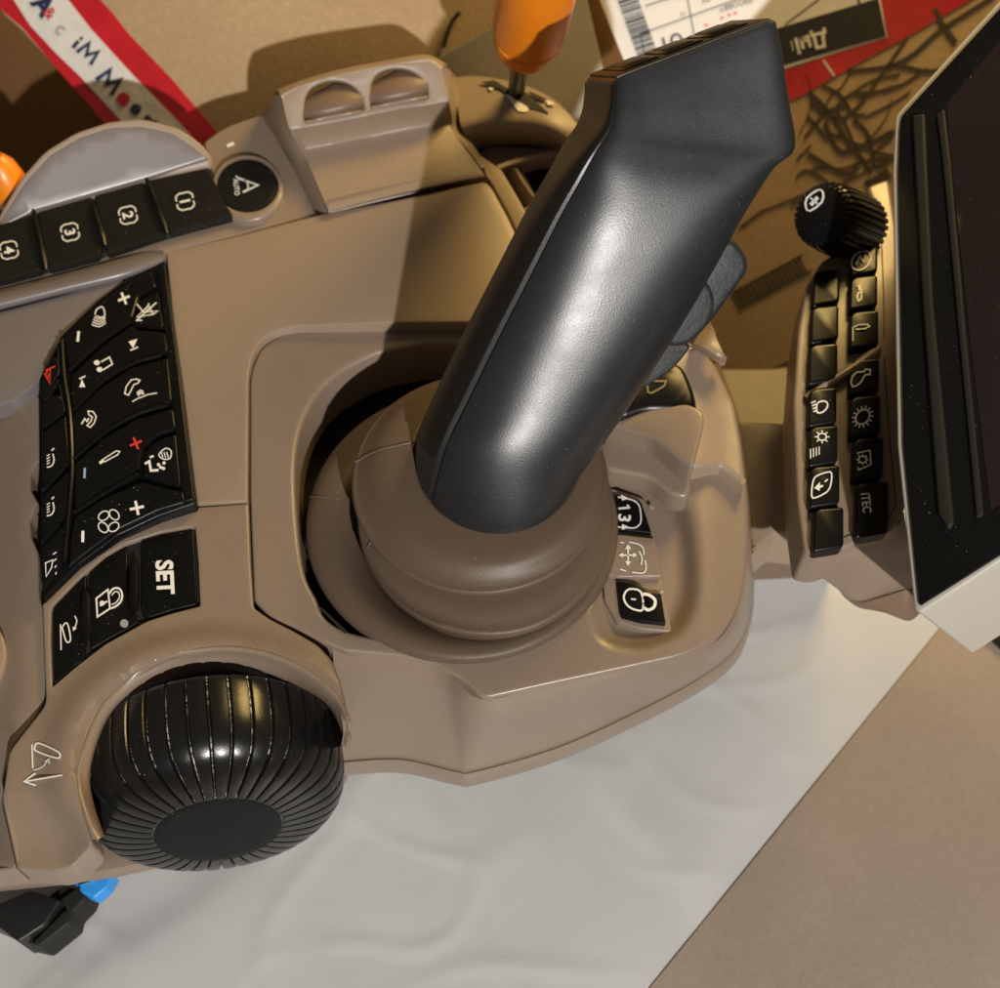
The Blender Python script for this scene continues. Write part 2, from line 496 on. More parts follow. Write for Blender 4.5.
part('bottom_lip', lp, TAN, label='narrow beige lip along the foot of the front wall')
# recess floor below boot
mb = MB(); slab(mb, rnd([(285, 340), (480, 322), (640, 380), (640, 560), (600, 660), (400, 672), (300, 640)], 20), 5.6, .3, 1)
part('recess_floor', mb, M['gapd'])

# ---- rubber boot, three stacked collars
LV = [(497, 457, 78, 70, 8.9), (497, 457, 81, 72, 9.3), (497, 457, 84, 74, 9.42), (496, 459, 90, 80, 9.42), (490, 468, 110, 95, 9.34), (484, 476, 120, 102, 9.15), (481, 481, 124, 106.5, 9.06), (480, 483.5, 127.3, 109.2, 9.03), (480, 485.3, 128.6, 110.4, 8.93), (481, 487, 126, 108.2, 8.82), (483, 489, 120, 102, 8.66), (484, 495, 114, 99, 8.6), (485, 505, 117, 106, 8.53), (486, 514, 124, 112, 8.42),
      (484.5, 518.5, 127, 116, 8.38), (484.5, 521, 128.8, 117.8, 8.28), (484.5, 523.5, 127.5, 116.5, 8.14), (485, 525.5, 122, 110, 7.95), (478, 526.5, 120, 108, 7.82), (470, 527.5, 134, 117.5, 7.92), (465, 529, 148, 128, 7.89), (463, 530, 155, 133.3, 7.74), (462, 530.5, 156, 135, 7.58), (463, 531, 155, 133, 7.36), (463, 530, 150, 128, 6.4), (463, 530, 150, 128, 5.6)]
def boot_pt(k, t):
    cx, cy, rx, ry, z = LV[k]
    c, s = math.cos(t), math.sin(t)
    x = cx+rx*c; y = cy+ry*s
    if 17 <= k:           # lowest collar sags open on the left
        y -= 6*max(0, -s)
    if 15 <= k <= 18:     # deep fold between the two lower rings at the lower left
        g = max(0, math.cos(t-math.pi+.35))**2*(1, 1, 1, .35)[k-15]
        z -= 1.1*g; x += 3*g
    return (x, y, z)
mb = MB(); n = 96
L = []
fine = []
for i in range(n):
    t = 2*math.pi*i/n
    fine.append([P(*q) for q in cr([boot_pt(k, t) for k in range(len(LV))], 3)])
for k in range(len(fine[0])): L.append([fine[i][k] for i in range(n)])
rings(mb, L, 0, False, False)
# inner skin gives the rubber its thickness
mb2 = MB()
# moulding seams
def zb(x, y): return 9.46
for t_, k0, k1 in ((math.pi+.2, 2, 8), (-.32, 2, 8), (math.pi+.24, 19, 23), (math.pi-.3, 10, 14)):
    tube(mb, [P(*q) for q in cr([boot_pt(k, t_) for k in range(k0, k1+1)], 3)], .03, 6)
boot = part('rubber_boot', mb, M['rubber'], label='brown rubber boot of three stacked rings around the joystick foot', angle=60)

# ---- joystick grip
CAMX = Vector((1, 0, 0))
aA = P(690, 110, 14.4) - P(497, 462, 9.0); aA.normalize()
Dd = (CAMX*-.19 + CU*.30 - CB*.93).normalized()
Wd = aA.cross(Dd).normalized()
if Wd.x < 0: Wd = -Wd
PI = Plane(P(505, 505, 10.2), Wd.cross(aA) if Wd.cross(aA).z > 0 else -Wd.cross(aA))
def corner(px): return PI.at(*px)
base = [P(413, 538, 8.8), P(581, 538, 8.8), P(413, 386, 8.8)]
base2 = [P(414, 532, 9.5), P(583, 532, 9.5), P(417, 380, 9.5)]
ST = [(base, 2.05), (base2, 2.05)]
for fl, fr, d, nn in (((432, 455), (603, 482), 3.3, 2.15), ((457, 400), (638, 432), 3.2, 2.25), ((486, 340), (672, 378), 3.1, 2.4), ((517, 280), (707, 320), 3.0, 2.6), ((549, 219), (739, 259), 2.9, 3.0), ((577, 175), (765, 207), 2.8, 4),
                      ((597, 148), (786, 170), 2.7, 7), ((610, 132), (806, 150), 2.6, 10), ((617, 116), (801, 102), 2.5, 12), ((621, 98), (795, 50), 2.45, 14), ((622, 86), (791, 22), 2.4, 14)):
    k_ = max(0, (205 - fl[1])/120)
    a, b = PI.at(*fl, -.62*k_**1.6), PI.at(*fr, -.62*k_**1.6)
    ST.append(([a, b, a + Dd*d], nn))
def sec(st, nn, N=96, sc=1.0, groove=True):
    a, b, c = st; C = (b+c)/2; U = (b-a)/2*sc; V = (c-a)/2*sc; out = []
    for i in range(N):
        t = 2*math.pi*i/N + math.radians(45)     # start at back right
        cs, sn = math.cos(t), math.sin(t)
        e = 2/nn
        u = math.copysign(abs(cs)**e, cs); v = math.copysign(abs(sn)**e, sn)
        out.append((u, v, C + U*u + V*v))
    return out
# fine stations by Catmull-Rom
fst = []
vals = [[*s[0][0], *s[0][1], *s[0][2], s[1]] for s in ST]
for q in cr([Vector(v) for v in vals], 5):
    fst.append(([Vector(q[0:3]), Vector(q[3:6]), Vector(q[6:9])], q[9]))
mb = MB(); L = []
NS = 120
for k, (st, nn) in enumerate(fst):
    s = sec(st, nn, NS)
    row = []
    for i, (u, v, p) in enumerate(s):
        # parting groove at the front left corner (u<0, v<0)
        ang = (2*math.pi*i/NS + math.radians(45)) % (2*math.pi)
        if abs(ang - math.radians(217)) < math.radians(1.6) and k > 4:
            C = (st[1]+st[2])/2; p = p + (C-p).normalized()*.055
        row.append(p)
    L.append(row)
top = fst[-1]
a, b, c = top[0]
up = -(b-a).cross(c-a).normalized()
if up.dot(aA) < 0: up = -up
C = (b+c)/2
L.append([C + (p-C)*.985 + up*.05 for p in L[-1]])
L.append([C + (p-C)*.95 + up*.075 for p in L[-2]])
rings(mb, L, 0, True, True)
grip = part('joystick', mb, M['grip'], label='tall black joystick grip leaning to the upper right, silvery sheen on its flat side', angle=28)
# dark finger face on the left flank
mb = MB()
def skin(k0, k1, u0, u1, v0, v1, off, th, mbx, mi=0, nu=2):
    pass
L2 = []
cols = []
for k in range(9, len(fst)):
    st, nn = fst[k]
    s = sec(st, nn, NS)
    idx = [i for i in range(NS) if math.radians(146) < (2*math.pi*i/NS + math.radians(45)) % (2*math.pi) < math.radians(214)]
    C = (st[1]+st[2])/2
    tt = min(1, (k-9)/8)
    cols.append([s[i][2] + (s[i][2]-C).normalized()*(.05 + .0*tt) for i in idx])
grid_solid(mb, cols, .12)
part('finger_face', mb, M['gripd'], grip, 'dark brown-black flank strip along the left of the grip')
# cap with three framed push buttons
capn = up
def cap(u, v, h): return C + (b-a)/2*u + (c-a)/2*v + capn*h
mb = MB()
def quadbox(mbx, u0, u1, v0, v1, h0, h1, mi=0, ch=.03):
    lo = [cap(u, v, h0) for u, v in ((u0, v0), (u1, v0), (u1, v1), (u0, v1))]
    m1 = [cap(u, v, h1-.02) for u, v in ((u0, v0), (u1, v0), (u1, v1), (u0, v1))]
    t1 = [cap(u, v, h1) for u, v in ((u0+ch, v0+ch*1.4), (u1-ch, v0+ch*1.4), (u1-ch, v1-ch*1.4), (u0+ch, v1-ch*1.4))]
    rings(mbx, [lo, m1, t1], mi)
quadbox(mb, -.93, .93, -.9, .9, .06, .13)
part('grip_cap', mb, M['gripd'], grip, 'dark slanted cap across the top of the grip')
for u in (-.58, -.04, .5):
    mb = MB(); quadbox(mb, u-.22, u+.22, -.66, .66, .12, .17, 0); quadbox(mb, u-.16, u+.16, -.45, .45, .16, .2, 1)
    part('push_button', mb, [M['key'], M['gripd']], grip)
# thumb paddles on the right side
PD = Plane(PI.p + Dd*1.3, PI.n)
mb = MB(); slab(mb, rnd([(700, 250), (733, 237, 8), (748, 256, 8), (750, 271, 8), (716, 318, 6), (706, 330), (660, 330), (650, 290)], 6), PD, 1.3, 7, rk=4)
part('thumb_paddle', mb, M['padl'], grip, 'upper grey thumb paddle behind the right edge of the grip')
PD2 = Plane(PI.p + Dd*1.0, PI.n)
mb = MB(); slab(mb, smooth([(690, 268), (706, 280), (715, 297), (713, 318), (700, 336), (683, 347), (662, 345), (630, 340), (640, 290)], 4), PD2, 1.4, 6, rk=4)
part('thumb_paddle', mb, M['padl'], grip, 'lower rounded grey thumb paddle behind the right edge of the grip')
PD3 = Plane(PI.p + Dd*1.5, PI.n)
mb = MB(); slab(mb, rnd([(660, 330), (692, 346, 3), (682, 360, 4), (670, 372, 4), (644, 389, 4), (628, 380), (620, 340)], 6), PD3, 1.2, 3, rk=3)
part('thumb_rest', mb, M['padl'], grip)
# glossy housing under the thumb rest
mb = MB()
slab(mb, smooth([(620, 380), (640, 372), (668, 358), (684, 362), (694, 380), (699, 402), (690, 412), (650, 412), (615, 418)], 4), 9.0, 1.6, 9, rk=5, dz=.6)
part('switch_housing', mb, [M['gloss']], con, 'glossy black switch housing under the thumb rest')
mb = MB(); stroke(mb, [(647, 381), (648, 392), (652, 393), (664, 386), (666, 381)], 9.0, 2.0, 0, True, off=.0)
part('clip', mb, M['steel'])

# ---- plates right of the joystick
mb = MB()
slab(mb, rnd([(640, 345), (672, 350), (684, 350), (699, 344, 3), (716, 364, 3), (734, 402, 6), (741, 440), (746, 486, 3), (719, 465, 3), (688, 467), (650, 430)], 8), lambda x, y: 8.05+.35*sstep(735, 690, x)-.3*sstep(420, 350, y)*sstep(700, 725, x), 1.4, 5, rk=4, grid=9)
part('rear_cheek', mb, M['tan_sat'], label='golden-lit beige cheek at the far right of the housing')
mb = MB()
patch(mb, [[(690, 347, 8.3), (700, 352, 8.5), (716, 362, 8.6), (724, 366, 8.4)], [(694, 343, 8.9), (706, 349, 9.1), (722, 358, 9.0), (727, 359, 8.6)], [(708, 318, 8.6), (713, 330, 9.0), (722, 350, 9.1), (727, 358, 8.6)]], 4, 4, .25)
part('raised_rib', mb, M['tan_sat'])
mb = MB()
slab(mb, rnd([(590, 418), (613, 410), (659, 403), (690, 403, 8), (704, 412, 8), (704, 425), (693, 467, 4), (681, 461), (652, 437), (606, 424)], 8), lambda x, y: 8.75+.003*(x-600), .8, 3.5, rk=4, grid=10)
part('upper_shell', mb, TAN, label='upper curved beige shell beside the joystick')
mb = MB()
slab(mb, rnd([(596, 426), (606, 426), (645, 439), (674, 458), (692, 481, 6), (688, 497, 6), (672, 495, 8), (650, 477, 10), (604, 469)], 9), lambda x, y: 8.25, .7, 4.5, rk=4, grid=10)
part('lower_shell', mb, TAN, label='lower rounded beige shell above the three small buttons')
# button panel in the recess
zr = lambda x, y: 7.55
mb = MB()
slab(mb, rnd([(600, 486), (612, 488), (645, 499), (652, 512), (656, 536), (663, 580), (672, 632), (640, 629), (617, 622), (604, 600)], 4), zr, .3, 2)
for c in ((652, 508), (655, 548), (662, 592)): fill(mb, arc(*c, 2.2, n=10), zr, 1, .025)
bp = part('button_panel', mb, [TAN, M['dim']], label='recessed beige panel of three small buttons right of the boot')
zk = lambda x, y: 7.68
k = MB(); slab(k, rnd([(604, 493), (613, 494), (641, 501, 2), (645, 512), (652, 533, 2), (617, 529), (604, 527)], 2), zk, .2, 1.6)
text(k, '3', 624.5, 518, 12.5, 95, zk, 1, sx=1.0, bold=.025); stroke(k, [(618.5, 508.5), (630, 507.5)], zk, 2.0); stroke(k, [(630, 508), (627, 504.8)], zk, 1.6)
stroke(k, [(618, 497), (629, 499), (636, 502), (640, 508), (641, 521), (638, 526), (633, 528), (618, 527)], zk, 1.3, 1, sm=3)
fill(k, [(621, 494.5), (629, 498.5), (622, 500.5)], zk); fill(k, [(622, 524), (629, 527), (622, 530)], zk)
part('key', k, [BK, WH], bp, 'black key marked 13')
k = MB(); slab(k, rnd([(606, 533), (655, 538, 2), (661, 576, 2), (618, 577), (606, 574)], 2), zk, .2, 1.4)
c0 = (628, 555)
for dx, dy in ((0, -9.5), (0, 9.5), (-8, 0), (8, 0)):
    stroke(k, [c0, (c0[0]+dx*.8, c0[1]+dy*.8)], zk, 1.5)
    px, py = -dy*.32, dx*.32
    fill(k, [(c0[0]+dx*1.15, c0[1]+dy*1.15), (c0[0]+dx*.65+px, c0[1]+dy*.65+py), (c0[0]+dx*.65-px, c0[1]+dy*.65-py)], zk)
stroke(k, [(620, 542), (624, 543)], zk, 1.2); stroke(k, [(629, 542), (638, 544), (643, 548), (644, 555)], zk, 1.2, sm=3); stroke(k, [(645, 560), (646, 568), (643, 573), (632, 572)], zk, 1.2, sm=3)
stroke(k, [(626, 571), (620, 569)], zk, 1.2); stroke(k, [(639, 551), (642, 558), (641, 565)], zk, 1.3, sm=3)
part('key', k, [TAN, WH], bp, 'beige key marked with a four-way arrow')
k = MB(); slab(k, rnd([(617, 580, 2), (636, 583), (643, 587), (648, 593), (661, 593, 2), (666, 624, 2), (640, 621), (621, 616, 2)], 2), zk, .2, 1.6)
stroke(k, [(641, 592), (630, 589), (625, 593), (624, 599), (628, 606), (636, 610), (643, 609)], zk, 1.9, 1, True, sm=3)
stroke(k, [(643, 594), (649, 595), (655, 600), (654, 607), (648, 610), (643, 607)], zk, 3.0, sm=3); stroke(k, [(631, 599), (636, 599.5)], zk, 1.5)
stroke(k, [(643, 598), (649, 600), (650, 604), (643, 604)], zk, 1.0, 0, off=.04)
part('key', k, [BK, WH], bp, 'black key marked with a padlock')

# ---- upper plate
top_ol = rnd([(166, 252, 2), (235, 236), (325, 213, 2), (400, 199), (485, 181, 6), (492, 188, 4), (508, 217), (520, 243), (545, 300), (560, 330), (478, 322), (407, 322), (294, 326), (268, 333, 14), (253, 350, 14), (248, 374), (247, 501, 2), (197, 504, 2), (180, 385)], 5)
z_top = lambda x, y: 7.95 + .32*sstep(150, 420, x)*sstep(520, 230, y) - .45*max(0, (x-430)/120)**2*sstep(330, 200, y)
mb = MB(); slab(mb, top_ol, z_top, .9, 1.8, grid=13, rk=3)
part('top_plate', mb, M['tan_sat'], label='large flat beige top plate between the keypad and the joystick')
mb = MB(); slab(mb, rnd([(467, 149), (482, 156), (501, 169, 2), (515, 192), (534, 226), (575, 300), (585, 330), (562, 328), (522, 243), (509, 214), (492, 184), (486, 177)], 3), 7.75, 1.6, 1.8)
part('tray_edge', mb, M['tan_sat'])
# tray behind the plate
mb = MB(); slab(mb, rnd([(470, 150), (520, 140), (600, 150), (640, 330), (570, 330)], 5), 5.4, .3, 1)
slab(mb, rnd([(505, 180), (560, 162), (580, 200), (545, 300)], 5), 5.6, .1, 1)
part('tray_floor', mb, M['gapd'])
mb = MB(); slab(mb, rnd([(468, 147), (505, 146), (560, 148), (600, 160), (598, 170), (566, 156), (537, 159), (502, 170, 1), (488, 160)], 2), 7.0, .4, 1.5)
part('tray_ledge', mb, TAN)
mb = MB(); patch(mb, [[(500, 172, 7.3), (515, 166, 7.35), (540, 160, 7.35), (570, 155, 7.3), (600, 153, 7.2)], [(499, 168.5, 7.5), (515, 163, 7.5), (540, 157, 7.5), (570, 152, 7.45), (600, 150, 7.4)]], 4, 2, .12)
patch(mb, [[(525, 214, 7.4), (535, 210, 7.4), (546, 206, 7.4)], [(526, 209.5, 7.5), (535, 206, 7.5), (546, 202, 7.5)]], 4, 2, .12)
part('tray_rim', mb, M['tan_sat'])
mb = MB(); patch(mb, [[(505, 175, 6.6), (513, 190, 6.6), (526, 209, 6.6)], [(510, 169, 7.2), (519, 184, 7.2), (533, 205, 7.1)], [(516, 167, 7.35), (526, 184, 7.35), (540, 203, 7.2)], [(520, 166, 6.8), (530, 184, 6.6), (541, 206, 6.2)]], 4, 3, .12)
part('tray_divider', mb, TAN)

# ---- raised pod with two finger scoops
pl = [(330, 213), (330, 208), (304, 152), (297, 141), (288, 128), (280, 98), (278.5, 92), (283, 86)]
mb = MB()
patch(mb, [[(330, 215, 7.6), (380, 204, 7.6), (440, 191, 7.6), (489, 182, 7.5)], [(330, 211, 8.25), (380, 199, 8.28), (440, 186, 8.28), (488, 177, 8.1)], [(326, 205, 8.42), (378, 192, 8.45), (436, 178, 8.45), (481, 170, 8.3)],
           [(306, 158, 8.5), (360, 147, 8.5), (418, 136, 8.5), (453, 131, 8.35)], [(299, 146, 8.66), (352, 136, 8.66), (417, 123, 8.66), (452, 119, 8.5)], [(290, 130, 9.35), (350, 119, 9.35), (420, 106, 9.35), (449, 101, 9.2)]], 6, 4, .25)
FP = plane3((290, 130, 9.35), (420, 106, 9.35), (340, 78, 10.05))
face_ol = rnd([(289.5, 130), (281, 97, 9), (300, 87), (340, 75.5), (400, 64), (430, 61), (442, 70, 10), (449.5, 101, 3), (420, 106.3), (350, 119.3)], 4)
h1 = rnd([(304, 120.5, 2), (305, 98), (311, 88, 6), (326, 81, 8), (343, 81, 8), (356, 88, 8), (363, 100), (364, 110.5, 2), (333, 117)], 6)
h2 = rnd([(371, 106.5, 2), (371, 84), (377, 74, 6), (392, 68, 8), (409, 69.5, 8), (422, 78, 8), (428, 91), (428, 98.5, 2), (400, 102.5)], 6)
def fz(x, y, d=0): return (x, y, FP.at(x, y).z + d)
slab(mb, face_ol, FP, .4, .3, [h1, h2], rk=3, hr=2.6)
E0 = [(281.5, 97.5), (300, 88), (340, 76.5), (400, 65), (428, 62), (441, 71)]
def erow(dy, dz, dx=0): return [(x+dx*(1 if i > 4 else (-1 if i < 1 else 0)), y-dy, FP.at(x, y).z+dz) for i, (x, y) in enumerate(E0)]
patch(mb, [erow(0, -.02), erow(2.5, .02, 1), erow(5, -.03, 2), erow(7, -.22, 4), erow(7, -.7, 6), erow(5, -2.2, 8)], 6, 4, .12, ref=.05)
patch(mb, [[(330, 209, 8.3), (312, 170, 8.45), (303, 152, 8.6), (290, 130, 9.33), (282, 98, 9.9), (280, 93.5, 9.85)], [(325, 213, 8.1), (305, 172, 8.2), (295, 156, 8.3), (281, 134, 8.8), (272, 108, 9.2), (271, 99, 9.2)], [(318, 217, 7.8), (296, 176, 7.8), (285, 155, 7.8), (273, 134, 7.9), (264, 119, 8.0), (262, 111, 7.9)]], 5, 4, .15)
patch(mb, [[(488, 177, 8.1), (470, 152, 8.2), (453, 131, 8.35), (452, 119, 8.5), (449, 101, 9.2), (441.5, 71, 9.8), (444, 66, 9.7)], [(490, 179, 7.9), (474, 152, 8.0), (460, 134, 8.1), (457, 118, 8.2), (454, 100, 8.7), (449, 79, 9.1), (451, 71, 9.0)], [(492, 181, 7.6), (478, 152, 7.8), (468, 136, 7.85), (465, 118, 8.0), (462, 99, 8.2), (456, 84, 8.3), (456, 77, 8.2)]], 5, 4, .15)
pod = part('finger_pod', mb, M['tan_sat'], label='raised beige pod with two arched rollers at the top of the console', angle=45)
for hole in (h1, h2):
    xs_ = [p[0] for p in hole]; x0, x1 = min(xs_), max(xs_); hx = (x0+x1)/2; bot = (max(p[1] for p in hole) + [p for p in hole if p[0] == x1 or p[0] > x1-1.5][-1][1])/2
    yb = 119 - 0*hx if hx < 350 else 104.5
    sl = -.19
    def arch(sc, lo):
        return [(x, y) for x, y in hole]
    mb = MB(); rows = []
    for yy, hw, zo in ((-36, 9, -.3), (-33, 19, -.16), (-27, 25, -.03), (-19, 28.5, .08), (-12, 29.5, .1), (-7, 29.8, .02), (-3, 29.8, -.16), (0, 29.5, -.4)):
        rows.append([(hx + hw*j/2.5, yb - .5 + yy + sl*(hw*j/2.5) + (0 if yy < -12 else 3.0*math.cos(math.pi*j/5)*(1 if yy > -8 else .6)) + (1.6*abs(j)/2.5*(2 if yy < -30 else .6)), FP.at(hx + hw*j/2.5, yb+yy+sl*hw*j/2.5).z + zo - .10*(abs(j)/2.5)**2) for j in (-2.5, -1.25, 0, 1.25, 2.5)])
    patch(mb, rows, 5, 4, .1, ref=.4)
    part('finger_roller', mb, M['brown'], pod, 'brown arched finger roller')
    mb = MB(); rows = []
    for yy, zo in ((-6.5, -.12), (-4, .06), (-1, .05), (1, -.1)):
        rows.append([(hx + 28*j/2.5, yb + yy + sl*(28*j/2.5) + (2.6*math.cos(math.pi*j/5) - 1.5 if yy < -3 else 0)*-1, FP.at(hx + 28*j/2.5, yb+yy+sl*28*j/2.5).z + zo) for j in (-2.5, -1.25, 0, 1.25, 2.5)])
    patch(mb, rows, 5, 3, .06, ref=.4)
    part('roller_lip', mb, M['tan_sat'], pod)

# ---- lever base and levers
mb = MB()
B = [[(455, 92, 6.0), (481, 88, 6.0), (522, 94, 6.0), (556, 108, 6.0), (580, 130, 6), (592, 146, 6)],
     [(453, 78, 8.0), (480, 77, 8.0), (520, 84, 8.0), (553, 99, 8.0), (577, 121, 8), (590, 138, 8)], [(453, 81, 8.25), (480, 79, 8.25), (519, 86, 8.25), (552, 101, 8.25), (576, 123, 8.2), (589, 141, 8.2)],
     [(457, 100, 8.35), (481, 98, 8.35), (516, 102, 8.35), (547, 112, 8.35), (570, 128, 8.25), (583, 146, 8.25)], [(460, 121, 8.32), (486, 118, 8.32), (515, 118, 8.32), (545, 124, 8.32), (566, 136, 8.2), (578, 152, 8.2)],
     [(464, 133, 8.1), (487, 128, 8.1), (516, 128, 8.1), (544, 132, 8.1), (565, 143, 8), (577, 157, 8)], [(466, 143, 7.6), (488, 138, 7.6), (517, 138, 7.6), (543, 141, 7.6), (564, 149, 7.5), (576, 162, 7.5)], [(467, 149, 7.0), (488, 146, 7.0), (517, 145, 7.0), (543, 147, 7.0), (564, 153, 7), (576, 165, 7)]]
patch(mb, B, 6, 4, .2)
lb = part('lever_base', mb, M['tan_sat'], label='curved beige lever base under the orange-topped lever')
mb = MB(); fill(mb, rnd([(480, 82, 1), (494, 80, 1), (514, 92), (526, 92), (549, 113, 1), (530, 108), (512, 98), (500, 88)], 2), 8.36, 0, .03)
fill(mb, [(527, 91), (532, 92), (547, 99), (543, 101), (533, 97)], 8.36, 0, .03)
part('slot', mb, M['gapd'], lb)
mb = MB(); fill(mb, rnd([(505, 94), (511, 95), (529, 108), (527, 112), (518, 111), (512, 103)], 2), 8.36, 0, .03); fill(mb, rnd([(546, 100), (551, 101), (555, 104), (548, 105)], 1), 8.36, 0, .03); fill(mb, rnd([(488, 87), (494, 88), (491, 91)], 1), 8.36, 0, .03)  # white marks by the slot and the glare on them, both filled white
part('scale_and_glare', mb, M['white'], lb, 'small white marks and painted glare beside the lever slot')
A0, A1 = P(516, 94, 8.0), P(522, 48, 11.5)
ax = (P(541, -40, 15.0) - P(524, 50, 11.0)).normalized()
mb = MB(); lathe(mb, A0, (A1-A0), [(.24, 0), (.24, (A1-A0).length)], 20)
shaft = part('lever_shaft', mb, M['steel'], lb)
mb = MB()
pr = [(.28, -.1), (.62, -.06), (.8, .08), (.87, .35), (.9, .72), (.9, .78), (.86, .81), (.86, .88), (.92, .92), (.95, 1.6), (.95, 3.0), (.9, 4.2), (.6, 5.0), (.2, 5.2)]
c0 = P(526, 46, 11.0)
lathe(mb, c0, ax, pr, 28)
part('lever_handle', mb, M['orange'], lb, 'orange plastic lever handle in the middle top')
# ---- left side: shoulder strip with scene keys
z_sh = lambda x, y: 8.0
mb = MB(); slab(mb, rnd([(-40, 230), (0, 220), (120, 190), (206, 160), (204, 142, 3), (224, 127, 12), (262, 114, 3), (275, 134), (296, 172), (317, 216, 2), (235, 235.5), (163, 252, 2), (150, 258), (-40, 306)], 4), z_sh, 1.2, 2.2, grid=0)
ring = arc(247, 187, 37, 32.5, n=40)
slab(mb, ring, 8.25, .4, 5, [list(reversed(arc(247, 184.5, 31, 27, n=36)))], rk=4, hr=2)
sh = part('key_shoulder', mb, TAN, label='curved beige strip carrying the row of numbered keys')
zq = lambda x, y: 8.14
mb = MB(); slab(mb, rnd([(-40, 229), (0, 222), (34, 213), (146, 180), (211, 166, 2), (222, 196), (237, 216, 2), (167, 236), (44, 271), (-40, 290)], 2), zq, .3, 1.5)
row = part('key_row', mb, M['gapd'], label='black row of numbered memory keys')
zz2 = lambda x, y: 8.3
def bracket(k, cx, cy, s, a, surf):
    """the rounded frame with cut corners round a digit"""
    ca, sa = math.cos(math.radians(a)), math.sin(math.radians(a))
    def R(*pts): return [(cx+(x*ca-y*sa)*s, cy+(x*sa+y*ca)*s) for x, y in pts]
    for sg in (1, -1):
        stroke(k, R((-9, -2*sg), (-9, -5*sg), (-6, -9*sg), (-1.5, -9*sg)), surf, 1.3, 1, sm=3)
        stroke(k, R((9, -2*sg), (9, -5*sg), (6, -9*sg), (1.5, -9*sg)), surf, 1.3, 1, sm=3)
    stroke(k, R((-9, -2), (-9, 2)), surf, 1.3, 1); stroke(k, R((9, -2), (9, 2)), surf, 1.3, 1)
KR = [('4', [(-38, 228), (0, 224), (33, 214), (42, 269), (0, 280), (-38, 286)], (9, 250)), ('3', [(37, 213), (91, 197), (103, 246), (98, 255), (48, 268)], (70, 232)),
      ('2', [(94, 196), (144, 182), (165, 233), (106, 253), (106, 246)], (128, 215)), ('1', [(149, 180), (209, 168), (222, 198), (233, 215), (169, 232)], (185, 201))]
for s, ol, (cx, cy) in KR:
    k = MB(); slab(k, rnd(ol, 3), zz2, .25, 1.8)
    bracket(k, cx, cy, .92, 78, zz2); text(k, s, cx, cy, 10.5, 78, zz2, 1, sx=1.0, bold=.02)
    stroke(k, [(cx-14, cy-6), (cx-13, cy-2)], zz2, .1, 0)
    part('key', k, [M['keyg'], WH], row, 'charcoal key marked ' + s)
# raised ribs between the keys
for a_, b_ in (((33, 209), (46, 270)), ((146, 177), (167, 234)), ((92, 202), (105, 246))):
    mb = MB(); pts = [P(a_[0]+(b_[0]-a_[0])*t, a_[1]+(b_[1]-a_[1])*t, 8.32+.06*math.sin(math.pi*t)) for t in [i/6 for i in range(7)]]
    tube(mb, pts, [.04]+[.09]*5+[.05], 8); part('rib', mb, BK, row)
k = MB(); slab(k, arc(247, 184.5, 30, 26, n=36), lambda x, y: 8.2, .3, 2)
zz3 = lambda x, y: 8.2
stroke(k, [(238, 178), (258, 185), (243, 192)], zz3, 2.2); stroke(k, [(244, 179), (248, 184), (248, 190)], zz3, 1.3)
stroke(k, [(238, 178), (236, 176)], zz3, 1.5)
text(k, 'AUTO', 236.5, 187, 5.2, 84, zz3, 1, sx=.82, bold=.02)
part('round_key', k, [M['keyg'], WH], sh, 'round charcoal key marked AUTO')
mb = MB(); stroke(mb, [(227, 146), (234, 143)], z_sh, 3, 0); part('glint_mark', mb, WH, sh)

# half-round cover above the row
z_dome = lambda x, y: 8.25 + 1.25*max(0, (222 - .27*x - y)/75)
arcp = [(-12, 236), (0, 211), (20, 177), (44, 150), (75, 131), (109, 120), (143, 117), (177, 126), (200, 141), (212, 155), (212, 166), (146, 180), (34, 212)]
mb = MB(); slab(mb, rnd(arcp, 8), z_dome, .9, 5, rk=5, grid=12)
dome = part('half_round_cover', mb, M['tan_sat'], label='half-round beige rim above the numbered keys')
mb = MB(); slab(mb, rnd([(-3, 228), (4, 214), (25, 182), (50, 155), (80, 137), (110, 127.5), (143, 126), (174, 133.5), (195, 147), (209, 158, 3), (146, 178), (34, 210)], 6), lambda x, y: z_dome(x, y)+.03, .1, 2, grid=12)
part('cover_face', mb, M['mauve'], dome, 'mauve-grey inner face of the half-round cover')
mb = MB(); c = P(12, 190, 8.0)
lathe(mb, c, (-.25, .3, 1), [(.5, -1), (.5, .3), (.42, .75), (.25, 1.0), (.1, 1.05)], 24)
part('lever_tip', mb, M['orange'], label='orange lever tip at the left edge')

# silver trim strip and mauve plate
mb = MB()
patch(mb, [[(-40, 299, 8.0), (0, 289, 8.05), (70, 272, 8.1), (135, 255, 8.1), (163, 250, 8.0)], [(-40, 303, 8.22), (0, 294, 8.25), (70, 277, 8.25), (135, 260, 8.2), (164, 254, 8.1)], [(-40, 311, 8.28), (0, 302, 8.3), (70, 285, 8.3), (130, 270, 8.25), (164, 259, 8.1)], [(-40, 318, 8.1), (0, 309, 8.12), (60, 294, 8.12), (125, 278, 8.1), (162, 264, 8.0)], [(-40, 320, 7.8), (0, 311, 7.8), (60, 296, 7.8), (126, 280, 7.8), (160, 267, 7.8)]], 6, 4, .15)
part('trim_strip', mb, M['mauve'], label='glossy trim strip below the numbered keys')
mb = MB(); slab(mb, rnd([(-40, 320), (0, 311), (60, 295), (120, 276, 2), (124, 281, 2), (96, 302), (62, 336), (46, 368), (36, 384, 8), (12, 401, 10), (-8, 406), (-40, 406)], 8), 8.05, .6, 2.2)
part('mauve_plate', mb, M['mauve'], label='mauve-grey curved plate left of the keypad')
